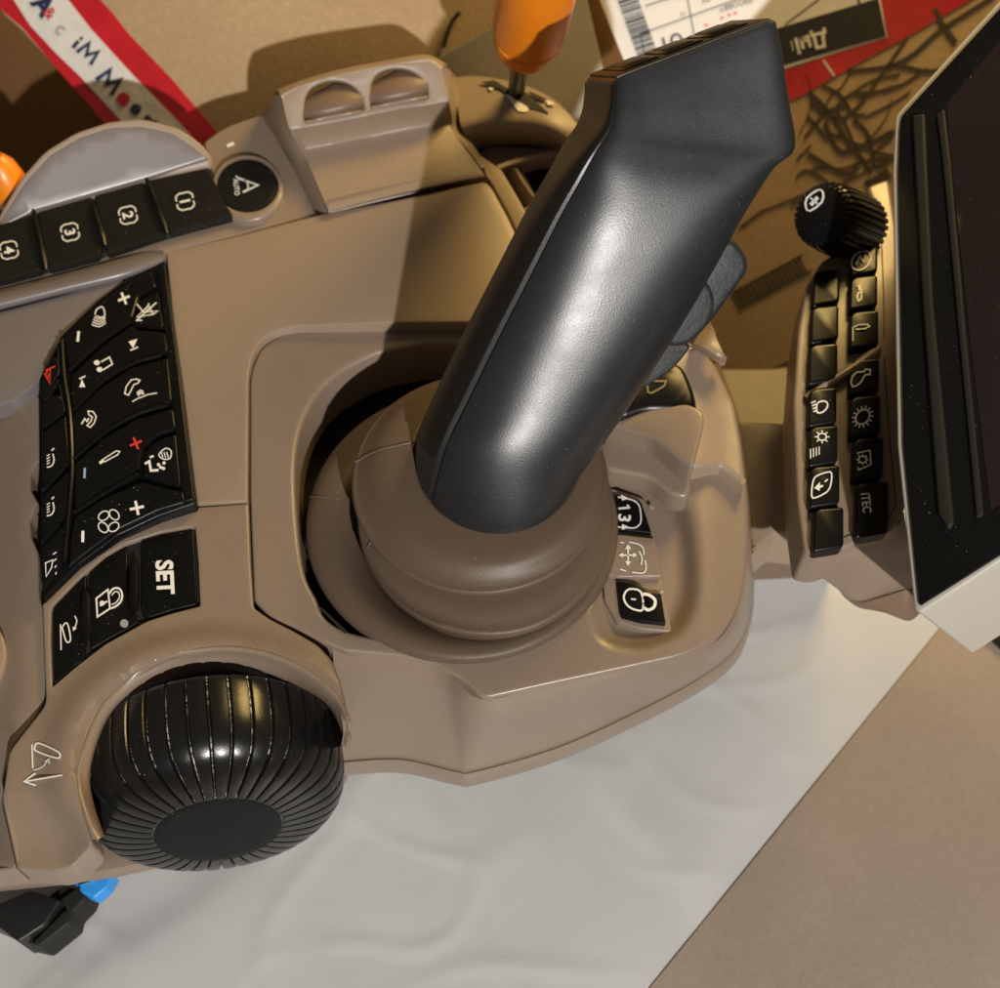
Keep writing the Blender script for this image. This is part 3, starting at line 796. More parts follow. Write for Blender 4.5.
mb = MB(); slab(mb, rnd([(-60, 380), (28, 385), (39, 395), (39, 460, 2), (31, 474, 3), (31, 490, 3), (38, 502, 3), (30, 520, 3), (31, 536, 4), (38, 552), (39, 596), (44, 612), (45, 662), (45, 704, 6), (8, 751, 10), (1, 800), (16, 869), (-60, 880)], 5), lambda x, y: 7.7-.5*sstep(30, -20, x), 1.0, 2.5, grid=14)
pad = part('side_pad', mb, TAN, label='plain beige side plate along the left edge of the photo')
mb = MB(); slab(mb, arc(-48, 652, 54, 46, n=40), lambda x, y: 7.62, .35, 3)
part('round_plug', mb, M['tan_sat'], pad)

# dark core under the seams
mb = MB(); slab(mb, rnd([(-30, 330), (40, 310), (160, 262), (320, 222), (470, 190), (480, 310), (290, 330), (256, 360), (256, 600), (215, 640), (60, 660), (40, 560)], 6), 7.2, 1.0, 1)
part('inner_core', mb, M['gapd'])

# ---- main keypad
zk_ = lambda x, y: 8.05 + .3*math.sin(math.pi*max(0, min(1, (y-255)/330))) 
def zkp(o): return lambda x, y: zk_(x, y)+o
mb = MB()
kb = rnd([(156, 264, 2), (165, 261, 2), (180, 372), (196, 503, 2), (158, 516), (118, 535), (79, 564), (43, 601, 2), (40, 560), (41, 493), (40, 386), (60, 336), (96, 301), (126, 278)], 3)
slab(mb, kb, zkp(0), .5, 2, grid=14)
slab(mb, rnd([(158, 266), (164, 263), (179, 372), (194, 499), (182, 502), (176, 440), (167, 360)], 2), zkp(.13), .2, 1.6, grid=10)
kp = part('keypad', mb, [M['gapd']], label='curved black keypad left of the top plate')
kp.data.materials[0] = BK
def key(ol, label, fn=None, r=3, par=kp, m=BK, off=.15, zf=None, rr=2.2):
    k = MB(); z = zf or zkp(off)
    slab(k, rnd(ol, r), z, .2, rr, grid=10 if zf is None else 0, rk=3)
    if fn: fn(k, z)
    return part('key', k, [m, WH, M['red'], M['blue'], M['dim']], par, label)
def plus(k, z, cx, cy, s, a, mi=1, w=2.4):
    c_, s_ = math.cos(math.radians(a)), math.sin(math.radians(a))
    stroke(k, [(cx-s*c_, cy-s*s_), (cx+s*c_, cy+s*s_)], z, w, mi); stroke(k, [(cx+s*s_, cy-s*c_), (cx-s*s_, cy+s*c_)], z, w, mi, off=.016)
def f_vol(k, z):
    plus(k, z, *T4((453, 250))[0], 6.2, -22); stroke(k, T4((288, 370), (284, 408)), z, 2.6)
    stroke(k, T4((348, 310), (352, 292), (372, 280), (382, 296), (380, 320), (350, 314)), z, 1.2, sm=2)
    for i in range(4): stroke(k, T4((344-i*3, 318+i*9), (362, 326+i*9), (384+i, 312+i*9)), z, 1.1, sm=3)
key([(64, 340), (96, 306), (126, 284), (152, 270), (156, 286), (138, 296), (132, 317), (101, 339), (68, 368)], 'black volume key with plus and minus', f_vol)
def f_mute(k, z):
    stroke(k, T4((500, 270), (525, 300), (578, 296), (560, 308), (500, 318), (540, 280), (545, 268), (520, 330), (502, 330)), z, 1.2)
    stroke(k, T4((572, 265), (498, 332)), z, 1.4); stroke(k, T4((545, 278), (560, 310)), z, 1.2)
key([(158, 289), (164, 327), (135, 324), (140, 300)], 'black mute key with a crossed-out speaker', f_mute)
def f_trk(k, z):
    fill(k, T4((470, 408), (502, 398), (487, 432)), z); stroke(k, T4((476, 440), (505, 428)), z, 1.4)
    fill(k, T4((290, 575), (312, 574), (300, 545)), z); stroke(k, T4((290, 545), (312, 534)), z, 1.4)
    stroke(k, T4((370, 482), (400, 465), (411, 490), (376, 512)), z, 1.4); fill(k, arc(*T4((354, 485))[0], 3, 2.6, n=12), z); fill(k, arc(*T4((364, 510))[0], 3, 2.6, n=12), z)
key([(71, 402), (70, 376), (101, 346), (132, 324), (135, 329), (165, 332), (168, 351), (131, 361), (101, 380), (73, 408)], 'black key marked with a musical note and skip arrows', f_trk)
def f_ph(k, z):
    stroke(k, T4((500, 545), (480, 548), (462, 572), (456, 598), (470, 604), (478, 588), (490, 565), (504, 560), (512, 550)), z, 1.2, 1, True)
    for i in range(3): stroke(k, T4((500+i*3, 598+i*5), (512, 586+i*6), (524+i*2, 590+i*5)), z, 1, sm=2)
    stroke(k, T4((484, 628), (500, 618), (540, 602), (575, 596)), z, 1.1)
    stroke(k, T4((322, 662), (340, 664), (352, 682), (345, 705), (330, 722), (318, 715), (332, 700), (338, 684), (325, 676)), z, 1.2, 1, True)
    stroke(k, T4((298, 710), (310, 690), (318, 700), (325, 688)), z, 1.4)
key([(72, 414), (101, 386), (131, 367), (168, 357), (172, 401), (137, 411), (104, 430), (74, 456)], 'black key marked with two telephone receivers', f_ph)
def f_tmp(k, z):
    plus(k, z, *T4((497, 780))[0], 6.4, -22, 2, 2.2); stroke(k, T4((310, 870), (309, 908)), z, 2.2, 3)
    stroke(k, T4((364, 853), (378, 843)), z, 2.8); stroke(k, T4((375, 840), (425, 808), (438, 810), (430, 822), (382, 848)), z, 1.1, 1, True)
key([(74, 463), (104, 437), (137, 418), (173, 408), (176, 428), (156, 435), (142, 448), (139, 469), (103, 491), (74, 510)], 'black temperature key with a red plus and a blue minus', f_tmp)
def f_vent(k, z):
    stroke(k, T4((530, 855), (546, 846), (552, 880), (580, 878)), z, 2.4); stroke(k, T4((548, 832), (562, 826)), z, 2)
    stroke(k, T4((585, 815), (606, 798), (626, 808), (622, 835), (598, 838), (582, 826)), z, 1.2, 1, True, sm=2)
    for i in range(3): stroke(k, T4((590+i*10, 812), (596+i*10, 832)), z, 1)
    for q in ((580, 858), (600, 852), (598, 872), (588, 868)): fill(k, arc(*T4(q)[0], 1.7, n=8), z)
key([(145, 451), (157, 440), (176, 433), (181, 486), (159, 481), (143, 476)], 'black key marked with a seated figure and air vents', f_vent)
def f_fan(k, z):
    plus(k, z, *T5((520, 258))[0], 7.2, -12, 1, 2.6); stroke(k, T5((315, 345), (314, 388)), z, 2.8)
    for ox, oy in ((-18, -22), (22, -26), (20, 20), (-20, 22)):
        stroke(k, arc(*T5((412+ox, 310+oy))[0], 5.8, 4.2, n=14, rot=-35 if ox*oy > 0 else 50), z, 1.1, 1, True)
key([(74, 516), (103, 498), (141, 481), (158, 486), (183, 491), (185, 502), (158, 510), (118, 529), (79, 558), (68, 568), (70, 540)], 'black fan speed key with plus and minus', f_fan)
def f_haz(k, z): stroke(k, TE((82, 178), (100, 158), (98, 208)), z, 1.4, 2, True); stroke(k, TE((84, 166), (116, 152)), z, 1.2, 2); stroke(k, TE((94, 176), (93, 192)), z, 1.2, 2)
key([(59, 341), (60, 372), (43, 399), (42, 388), (48, 362)], 'narrow black hazard key with a red triangle', f_haz)
key([(60, 380), (66, 411), (43, 428), (43, 404)], 'narrow black blank key')
def f_seat(k, z, oy=0):
    for i in range(4): stroke(k, TE((88, 448+i*9+oy), (98, 442+i*9+oy)), z, .9)
    stroke(k, TE((88, 485+oy), (104, 480+oy), (112, 462+oy), (108, 440+oy)), z, 1.2, sm=3); stroke(k, TE((104, 430+oy), (112, 422+oy)), z, 1.3)
key([(43, 432), (66, 414), (70, 462), (43, 489)], 'narrow black key marked with a seat, upper of two', f_seat)
key([(43, 494), (70, 468), (67, 514), (42, 541)], 'narrow black key marked with a seat, lower of two', lambda k, z: f_seat(k, z, 160))
def f_beam(k, z):
    stroke(k, TE((84, 800), (108, 790), (104, 815), (86, 845)), z, 1.1, 1, True)
    for i in range(4): stroke(k, TE((108+i*3, 772+i*22), (120, 764+i*22)), z, 1, 1)
key([(42, 546), (66, 520), (62, 565), (43, 590)], 'narrow black key marked with a work light', f_beam)
# raised ribs glinting between the keys
for pts in ([(73, 411), (101, 383), (131, 364), (161, 355)], [(74, 459), (104, 433), (137, 414), (166, 405)], [(74, 513), (103, 494), (139, 473)], [(69, 371), (101, 342), (131, 321)],
            [(62, 340), (64, 375), (70, 416), (72, 465), (70, 499), (64, 562)], [(45, 401), (59, 380)], [(43, 491), (64, 468)], [(42, 543), (59, 524)]):
    mb = MB(); q = [P(x, y, zk_(x, y)+.15) for x, y in cr(pts, 5)]
    tube(mb, q, .055, 8); part('rib', mb, BK, kp)

# ---- knob housing with the SET panel
setp = rnd([(51, 607, 2), (79, 578), (105, 555), (126, 543), (160, 532), (195, 526, 2), (198, 560), (200, 606, 2), (172, 613), (147, 621), (105, 644), (74, 668), (52, 687, 2), (50, 640)], 2)
HOOD = [(343, 744), (341, 730), (328, 703), (302, 680), (270, 665), (234, 658), (196, 661), (164, 671), (136, 688), (112, 711), (98, 740), (90, 775), (94, 805), (104, 836)]
HD2 = inset(HOOD, 12) if area(HOOD) < 0 else inset(HOOD, -12)
HD2 = [(min(x, 347.5), y) for x, y in HD2[1:-1]]
hs_ol = rnd([(42, 604, 2), (79, 566), (118, 537), (158, 518), (197, 507, 2), (248, 503, 3), (250, 560), (253, 607, 4), (270, 619), (294, 631), (318, 645), (332, 660), (340, 680, 2)] + HD2 + [(92, 845, 6), (72, 867, 6), (55, 872), (17, 869, 5), (2, 800), (9, 751, 8), (46, 704, 8), (44, 660)], 5)
def z_hs(x, y):
    d = math.hypot((x-215)/135, (y-762)/106)
    z = 7.9 + .22*sstep(1.36, 1.12, d)*sstep(1.0, 1.06, d)
    z -= .3*sstep(780, 860, y)*sstep(120, 60, x)
    return z
HOODP = HOOD + [(104, 980), (360, 980)]
mb = MB(); slab(mb, hs_ol, z_hs, 1.1, 2.2, [setp], grid=7, rk=3, hr=1.5)
hs = part('knob_housing', mb, TAN, label='beige housing arching over the big ribbed knob')
mb = MB(); rows = []
for off, dz in ((13.2, -.12), (12.2, .0), (8, .0), (2, -.12), (-5, -.36), (-11, -.7), (-15, -1.2), (-16, -2.4)):
    l = inset(HOOD, off) if area(HOOD) < 0 else inset(HOOD, -off)
    l[0] = (HOOD[0][0]+off*.15, HOOD[0][1]+off*.1); l[-1] = (HOOD[-1][0]-max(off, -4), HOOD[-1][1]+off*.35)
    if off < 0:
        l = [(h[0]+(p[0]-h[0])*w, h[1]+(p[1]-h[1])*w) for h, p in zip(HOOD, l) for w in [sstep(88, 185, h[0])*sstep(346, 262, h[0])]]
    l = [(min(x, 348.5 - max(0, 12-off)*.1), y) for x, y in l]; l[0] = (346.5 - max(0, 12-off)*.2, 746)
    rows.append([(x, y, z_hs(x, y)+dz-(1.3 if i == 0 else 0)) for i, (x, y) in enumerate(l)])
patch(mb, rows, 5, 3, .12)
part('knob_hood', mb, TAN, hs, 'smooth curved rim over the big knob', angle=60)
z_st = lambda x, y: 7.86
mb = MB(); slab(mb, setp, 7.76, .5, 1)
sp = part('switch_panel', mb, M['gapd'], label='black panel of three marked switches above the knob')
zs = lambda x, y: 7.86
tp = [(53, 608), (80, 580), (86, 575), (86, 640), (84, 660), (74, 666), (54, 684)]
def s1(k, z):
    stroke(k, T5((232, 798), (230, 700)), z, 1.2); stroke(k, T5((236, 712), (248, 696), (258, 702), (268, 752), (262, 768), (250, 762), (236, 712)), z, 1.3, 1, sm=3)
    stroke(k, T5((284, 668), (292, 690), (282, 718)), z, 1.2, 1, sm=4); fill(k, T5((276, 710), (292, 714), (278, 726)), z)
key(tp, 'black switch marked with an arm symbol', s1, par=sp, off=0, zf=zs, rr=1.2)
def s2(k, z):
    stroke(k, T5((366, 602), (410, 568), (418, 640), (370, 672)), z, 1.8, 1, True)
    stroke(k, T5((414, 585), (430, 565), (452, 564), (464, 585), (460, 612), (440, 632), (420, 640)), z, 1.9, 1, sm=3)
    stroke(k, T5((424, 590), (438, 576), (450, 580), (454, 598), (440, 618), (424, 625)), z, 1.1, 1, sm=3)
    fill(k, arc(*T5((388, 620))[0], 2.6, n=10), z); stroke(k, T5((380, 630), (408, 612)), z, 1.8)
    fill(k, arc(*T5((472, 697))[0], 4.2, n=14), z, 4)
key([(89, 573), (105, 560), (127, 547), (127, 600), (132, 612), (139, 618), (139, 622), (105, 641), (90, 650)], 'black switch marked with a padlock', s2, par=sp, off=0, zf=zs, rr=1.2)
key([(141, 540), (160, 535), (193, 529), (195, 560), (197, 604), (172, 610), (147, 618), (141, 614)], 'black switch marked SET', lambda k, z: text(k, 'SET', 165, 577, 17, 87, z, 1, sx=.92, bold=.035), par=sp, off=0, zf=zs, rr=1.2)
for a_, b_ in (((133.5, 558), (134.5, 611)), ((85.5, 590), (86.5, 638))):
    mb = MB(); q = [P(a_[0]+(b_[0]-a_[0])*t, a_[1]+(b_[1]-a_[1])*t, 7.9) for t in [i/6 for i in range(7)]]
    tube(mb, q, [.05]+[.12]*5+[.08], 10); part('rib', mb, BK, sp)
mb = MB(); zi = z_hs
stroke(mb, T6((84, 222), (86, 285)), zi, 1.2, 0)
stroke(mb, T6((92, 228), (102, 219), (150, 240), (158, 252), (148, 258), (96, 240)), zi, 1.6, 0, True, sm=3)
stroke(mb, T6((88, 290), (110, 282), (125, 264)), zi, 1.0, 0, sm=3); stroke(mb, T6((118, 268), (128, 260), (130, 274)), zi, 1.1, 0)
stroke(mb, T6((163, 303), (66, 320)), zi, 1.5, 0); stroke(mb, T6((93, 298), (64, 320), (94, 330)), zi, 1.7, 0)
part('lift_symbol', mb, WH, hs, 'white arrow and arm symbol printed left of the knob')

# ---- ribbed knob
kc = P(213, 757, 5.3); ka = Vector((.19, -.95, .17)).normalized()
u_, v_, a_ = frame(ka)
prof = [(2.76, -.32), (2.81, -.2), (2.84, .1), (2.85, .5), (2.82, .9), (2.72, 1.22), (2.5, 1.48), (2.18, 1.65), (1.85, 1.75), (1.6, 1.8), (1.42, 1.83), (1.38, 1.835), (1.35, 1.83)]
pf = [(q[0]*1.03, q[1]*1.02) for q in cr([Vector((a, b)) for a, b in prof], 4)]
NR = 40; SUB = 20; N_ = NR*SUB
mb = MB(); vs = []; fs = []; ms = []
for (r, h) in pf:
    gd = .085*sstep(-.34, -.3, h)*sstep(1.36, 1.5, r)
    for i in range(N_):
        q = (i % SUB)
        g = gd if q in (0, 1) else (gd*.35 if q in (2, SUB-1) else 0)
        g -= .007*math.sin(math.pi*max(0, (q-2))/(SUB-3)) if q > 2 and r > 1.45 else 0
        t = 2*math.pi*(i+.5)/N_
        rr = r-g if r > 1.9 else r-g*.2; hh = h-(g*1.0 if r < 2.6 else 0)
        vs.append(kc + a_*hh + (u_*math.cos(t)+v_*math.sin(t))*rr)
for k in range(len(pf)-1):
    for i in range(N_):
        j = (i+1) % N_
        fs.append((k*N_+i, k*N_+j, (k+1)*N_+j, (k+1)*N_+i)); ms.append(1 if (i % SUB) == 0 and pf[k][0] > 1.4 else 0)
mb.v = vs; mb.f = fs; mb.m = ms
fs.append(tuple(range(N_-1, -1, -1))); ms.append(0)
knob = part('ribbed_knob', mb, [M['knobr'], M['groove']], label='large round black knob with ribs radiating to its smooth flat centre', angle=40)
mb = MB(); lathe(mb, kc, ka, [(1.4, 1.6), (1.4, 1.855), (1.36, 1.88), (1.2, 1.89), (.05, 1.93)], 64)
part('knob_centre', mb, M['knobcap'], knob)
# underside housing seen below the knob
mb = MB()
slab(mb, rnd([(-60, 882), (17, 872), (60, 870), (104, 832), (160, 800), (330, 700), (346, 690), (346, 776), (260, 828), (160, 862), (110, 873), (60, 880), (0, 886), (-60, 894)], 6), 3.0, .45, 4, rk=4, dz=.3)
part('lower_housing', mb, TAN, label='shaded beige lower housing under the knob')
mb = MB(); slab(mb, rnd([(0, 640), (330, 640), (700, 560), (560, 450), (0, 640)], 4), 2.2, 2.2, 2); 
mb = MB(); slab(mb, rnd([(120, 470), (640, 470), (660, 590), (400, 680), (120, 760)], 10), 4.6, 4.6, 2)
part('foot', mb, M['gapd'])
# =====================================================================  SWITCH MODULE (right)
ZM = lambda x, y: 8.8
mod = thing('switch_module', 'narrow beige switch module with a ribbed dial and two columns of glossy black keys', 'switch panel', P(850, 560, 0))
mb = MB()
mo = rnd([(866, 186, 8), (889, 178, 5), (897, 230), (897, 350), (901, 450), (906, 508, 8), (893, 530, 6), (822, 555, 6), (804, 552, 6), (797, 500), (793, 403), (798, 330), (806, 285, 4), (820, 262), (842, 248), (864, 232), (878, 212)], 6)
slab(mb, mo, ZM, 1.4, 3.5, rk=4)
part('module_face', mb, TAN, mod)
mb = MB()
patch(mb, [[(800, 548, 8.6), (815, 554, 8.6), (850, 545, 8.6), (894, 528, 8.6), (904, 512, 8.6)], [(801, 556, 8.2), (816, 564, 8.2), (853, 557, 8.2), (891, 541, 8.2), (906, 525, 8.2)], [(806, 566, 7.2), (822, 575, 7.2), (855, 580, 7), (893, 575, 7), (912, 560, 7.2)], [(812, 570, 6.4), (836, 588, 6.3), (858, 602, 6.0), (900, 590, 6), (916, 588, 6.4)]], 6, 4, .2)
part('module_end', mb, TAN, mod, 'beige lower end of the switch module')
mb = MB()
patch(mb, [[(838, 589, 6.3), (858, 603, 6.05), (880, 598, 6.05), (905, 590, 6.0), (918, 586, 6.2)], [(845, 598, 5.9), (860, 608, 5.6), (884, 612, 5.5), (908, 619, 5.3), (920, 612, 5.6)], [(850, 600, 5.0), (866, 606, 4.6), (886, 612, 4.6), (908, 618, 4.6), (920, 610, 4.6)]], 6, 3, .2)
part('module_foot', mb, M['brown'], mod)
mb = MB(); slab(mb, rnd([(850, 290), (895, 290), (895, 350), (850, 350)], 6), 7.6, 7.6, 2)
part('module_stem', mb, M['tan'], mod)
mb = MB(); q = cr([(806, 399, 8.83), (822, 388, 8.9), (840, 376, 8.95), (858, 364, 8.95), (878, 349, 8.85)], 5)
tube(mb, [P(*p) for p in q], .11, 10); part('divider', mb, TAN, mod)
for pts in ([(881, 226), (884, 300), (884, 338)], [(884, 356), (889, 430), (896, 505), (888, 520), (824, 545)]):
    mb = MB(); stroke(mb, pts, ZM, 1.0, 0, off=-.005); part('face_seam', mb, M['gapd'], mod)
zmk = lambda x, y: 9.05
def mkey(ol, label, fn=None):
    k = MB(); slab(k, rnd(ol, 4), zmk, .35, 3, rk=4)
    if fn: fn(k, zmk)
    return part('key', k, [M['gloss'], WH], mod, label)
def box(x0, x1, y0, y1, sk=6, tw=2): return [(x0+tw*.5, y0+sk), (x0+6, y0+sk-4), (x1, y0), (x1, y1-4), (x1-3, y1-1), (x0, y1+sk*.6)]
def g1(k, z): stroke(k, arc(*TA((334, 413))[0], 11, 8, n=24, rot=-45), z, 1.6, 1, True); stroke(k, TA((312, 430), (330, 395), (345, 418), (352, 388)), z, 2.2)
def g2(k, z): stroke(k, TA((318, 560), (322, 580), (334, 572), (336, 540), (324, 545), (318, 560)), z, 1.8, 1, True); fill(k, TA((322, 535), (338, 538), (334, 508), (322, 515)), z); stroke(k, TA((316, 520), (338, 512)), z, 1.3)
def g3(k, z): stroke(k, TA((300, 745), (300, 690), (322, 678), (360, 676), (368, 684), (350, 694), (310, 696)), z, 1.5)
def g4(k, z): stroke(k, TA((298, 890), (318, 872), (345, 872), (350, 862), (372, 862), (370, 882), (350, 884), (332, 915), (312, 930), (298, 932), (292, 915)), z, 1.4, 1, True)
def g5(k, z):
    c = TB((314, 178))[0]; stroke(k, arc(*c, 8, 6.2, n=20, rot=-50), z, 1.5, 1, True)
    for i in range(14):
        a = 2*math.pi*i/14; p0 = arc(*c, 9, 7.2, n=14, rot=-50)[i]; p1 = arc(*c, 12, 9.8, n=14, rot=-50)[i]; stroke(k, [p0, p1], z, 1.4)
def g6(k, z):
    stroke(k, TB((296, 322), (296, 315), (342, 305), (346, 358), (298, 380), (296, 368)), z, 1.3); c = TB((314, 340))[0]
    stroke(k, arc(*c, 4, 3.3, n=12), z, 1.3, 1, True)
    for i in range(8): stroke(k, [arc(*c, 4.5, 4, n=8)[i], arc(*c, 6.3, 5.5, n=8)[i]], z, 1.2)
RK = [((850, 878, 242, 273), g1, 'glossy key marked with a circled arrow'), ((849, 878, 274, 307), g2, 'glossy key marked with a bottle shape'), ((849, 879, 309, 346), g3, 'glossy key marked with a flag shape'), ((849, 880, 357, 391), g4, 'glossy key marked with a round-bottomed flask outline'),
      ((849, 881, 394, 434), g5, 'glossy key marked with a cog'), ((852, 884, 436, 477), g6, 'glossy key marked with a cog in a bracket')]
for b_, f_, l_ in RK: mkey(box(*b_), l_, f_)
mkey(box(855, 889, 480, 534), 'glossy key marked iTEC', lambda k, z: text(k, 'iTEC', *TB((328, 505))[0], 9, 84, z, 1, sx=.8, bold=.02))
for b_ in ((812, 840, 268, 303), (810, 839, 304, 340), (808, 838, 342, 381)): mkey(box(*b_), 'glossy blank key in the upper left column')
def j1(k, z):
    stroke(k, TB((140, 130), (158, 118), (178, 122), (180, 140), (165, 158), (142, 162)), z, 1.6, 1, True, sm=2)
    for i in range(4): stroke(k, TB((118+i*3, 125+i*11), (136+i, 118+i*12)), z, 1.4)
def j2(k, z):
    c = TB((160, 254))[0]; stroke(k, arc(*c, 4.3, 3.6, n=12), z, 1.4, 1, True)
    for i in range(8): stroke(k, [arc(*c, 5, 4.4, n=8)[i], arc(*c, 7.4, 6.6, n=8)[i]], z, 1.3)
    for i in range(4): stroke(k, TB((116+i*11, 336-i*5), (116+i*11, 300-i*3)), z, 1.1)
def j3(k, z):
    stroke(k, TB((125, 425), (140, 402), (180, 388), (196, 392), (194, 430), (180, 462), (135, 485), (120, 478)), z, 1.5, 1, True, sm=2)
    fill(k, TB((130, 448), (152, 425), (152, 438), (164, 436), (164, 444), (152, 448), (150, 460)), z); stroke(k, TB((170, 425), (182, 415)), z, 1.5)
for b_, f_, l_ in (((808, 837, 386, 423), j1, 'glossy key marked with a headlight'), ((808, 838, 424, 463), j2, 'glossy key marked with a small sun over lines'), ((809, 840, 464, 504), j3, 'glossy key marked with a framed arrow'), ((813, 844, 506, 548), None, 'glossy blank key at the lower left')):
    mkey(box(*b_), l_, f_)
# dial
d0 = P(850, 226, 9.0); dax = (P(816, 211, 10.3) - d0).normalized()
u_, v_, a_ = frame(dax); pf = [(.86, -.3), (.86, 0), (.86, .5), (.83, 1.0), (.80, 1.25), (.74, 1.38), (.62, 1.44), (.5, 1.45), (.02, 1.46)]
pf = [(r*1.02, h*1.12) for r, h in pf]
NR = 30; SUB = 6; N_ = NR*SUB; vs = []; fs = []
for r, h in pf:
    for i in range(N_):
        g = (.07 if i % SUB in (0, 1) else 0)*sstep(.55, .7, r)
        t = 2*math.pi*i/N_; vs.append(d0 + a_*h + (u_*math.cos(t)+v_*math.sin(t))*(r-g))
for k in range(len(pf)-1):
    for i in range(N_):
        j = (i+1) % N_; fs.append((k*N_+i, k*N_+j, (k+1)*N_+j, (k+1)*N_+i))
fs.append(tuple(range(N_-1, -1, -1))); fs.append(tuple((len(pf)-1)*N_+i for i in range(N_)))
mb = MB(); mb.add(vs, fs)
DP = Plane(d0 + a_*1.645, a_)
ic = (814, 201)
stroke(mb, [(806, 207), (807, 198), (818, 190), (823, 192), (822, 202), (810, 211)], DP, 1.3, 1, True, sm=2)
stroke(mb, [(811, 205), (818, 197)], DP, 3, 1); stroke(mb, [(811, 198), (818, 204)], DP, 1.5, 1)
part('dial', mb, [M['gloss'], WH], mod, 'ribbed black dial with a small white symbol', angle=45)

# =====================================================================  SCREEN (right edge)
nM = (CAMX*-.52 + CU*.28 + CB*.82).normalized()
MP = Plane(P(895, 300, 12.0), nM)
MPo = lambda o: Plane(MP.p + MP.n*o, MP.n)
mon = thing('display_screen', 'large cream-framed display screen with a black bezel, cut off by the right edge', 'screen', P(980, 500, 0))
fr = rnd([(1006, -8), (895, 115, 6), (892, 172, 6), (897, 447), (914, 609, 5), (920, 613, 4), (1005, 558), (1110, 490), (1260, 380), (1280, -180), (1150, -180)], 6)
mb = MB(); slab(mb, fr, MPo(-.03), 4.4, 2.2, rk=4, dz=.08)
part('frame', mb, M['cream'], mon)
bz = rnd([(1008, -1), (900, 117, 6), (898, 172, 6), (903, 447), (919, 606, 3), (1003, 553), (1108, 484), (1250, 375), (1272, -172), (1155, -172)], 5)
scr = rnd([(1020, 15), (946, 103, 2), (948, 140), (968, 330), (990, 512, 2), (1090, 440), (1220, 340), (1230, -130), (1130, -130)], 3)
mb = MB(); slab(mb, bz, MPo(.03), .25, 1, [scr], hr=1.5)
bez = part('bezel', mb, M['gloss'], mon)
mb = MB(); slab(mb, inset(scr if area(scr) > 0 else scr[::-1], .5), MPo(.02), .05, .5)
part('screen_glass', mb, M['screen'], mon, 'dark switched-off screen with faint reflections')
mb = MB(); slab(mb, rnd([(912, 115, 2), (924, 113, 2), (932, 300), (953, 523, 2), (948, 529, 2), (938, 514, 2), (922, 300)], 3), MPo(.14), .15, 2.2, rk=3)
part('bezel_bar', mb, M['bar'], mon, 'matte raised bar along the left of the bezel')
mb = MB(); slab(mb, rnd([(936, 113, 2), (944, 108, 2), (950, 160), (965, 330), (983, 515, 2), (976, 518, 2), (958, 330), (942, 160)], 3), MPo(.1), .12, 1.8, rk=3)
part('bezel_bar', mb, M['bar'], mon, 'thin bar bordering the screen glass')
# stand
mb = MB(); c = MP.at(1350, 150, -3.1)
lathe(mb, (c.x, c.y, 0), (0, 0, 1), [(5, 0), (5, .4), (1.2, .8), (1.2, c.z+.6)], 32)
part('stand', mb, M['bar'], mon)

# =====================================================================  SUPPORT BRACKET
br = thing('support_bracket', 'beige post on a dark foot standing between the console and the switch module', 'bracket', P(780, 560, 0))
mb = MB(); slab(mb, rnd([(734, 419), (776, 420), (815, 425), (830, 540), (776, 532), (752, 556), (740, 480)], 6), 5.6, 1.6, 5, rk=4, dz=.3)
part('post', mb, M['tan_sat'], br)
mb = MB(); slab(mb, rnd([(730, 530), (752, 536), (764, 523, 6), (780, 519), (812, 533), (845, 547), (752, 552), (730, 548)], 4), 1.9, 1.9, 3, rk=3)
part('foot', mb, M['brown'], br)

# =====================================================================  CARDBOARD BOX with tape and label
zA, zB = P(780, 362, 1.4), P(383, 15, 8.1)
nC = Vector((0, -(zB.z-zA.z), (zB.y-zA.y))).normalized()
CP = Plane(zA - nC*.9, nC); CPo = lambda o: Plane(CP.p + CP.n*o, CP.n)
box_ = thing('cardboard_box', 'open brown cardboard box with red tape, behind the console', 'box', P(500, 300, 0))
mb = MB(); slab(mb, rnd([(-40, -58), (4, 14), (22, 30), (128, 146), (240, 290), (300, 390), (730, 389), (830, 342), (1000, 262), (1250, 120), (1250, -160), (60, -160)], 2), CP, .5, 1, grid=0)
part('box_face', mb, M['card'], box_, 'leaning tan cardboard face')
# raised flap strip between the grey sheet and the label
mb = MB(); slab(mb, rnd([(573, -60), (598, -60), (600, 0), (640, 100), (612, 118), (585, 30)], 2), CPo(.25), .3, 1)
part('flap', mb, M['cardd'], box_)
mb = MB(); slab(mb, rnd([(700, 372), (850, 318), (850, 445), (700, 440)], 2), .5, .25, 1)  # grey sheet added as the shade on the floor paper, no real flap
part('floor_shade_sheet', mb, M['gpaper'], box_)
z1, z2, z3, z4 = CPo(.02), CPo(.035), CPo(.05), CPo(.062)
mb = MB(); fill(mb, [(-30, -30), (-10, -80), (20, -60), (99, -2), (112, 12), (129, 34), (172, 79), (214, 128), (262, 190), (236, 270), (99, 116), (60, 72), (23, 28), (4, 12)], z1, 0, .02)
tp_ = part('packing_tape', mb, M['tape'], box_, 'red tape with a white lettered middle band, along the left edge of the box')
mb = MB(); fill(mb, [(-5, -20), (20, -60), (67, -2), (92, 30), (134, 76), (177, 120), (240, 190), (200, 215), (117, 116), (80, 76), (55, 52), (30, 25), (14, 0)], z2, 0, .02)
text(mb, 'A', 44, 5, 19, 52, z2, 1, bold=.05); text(mb, '&', 50, 13, 12, 52, z2, 2, bold=.02); text(mb, 'c', 60, 30, 15, 45, z2, 3, bold=.02)

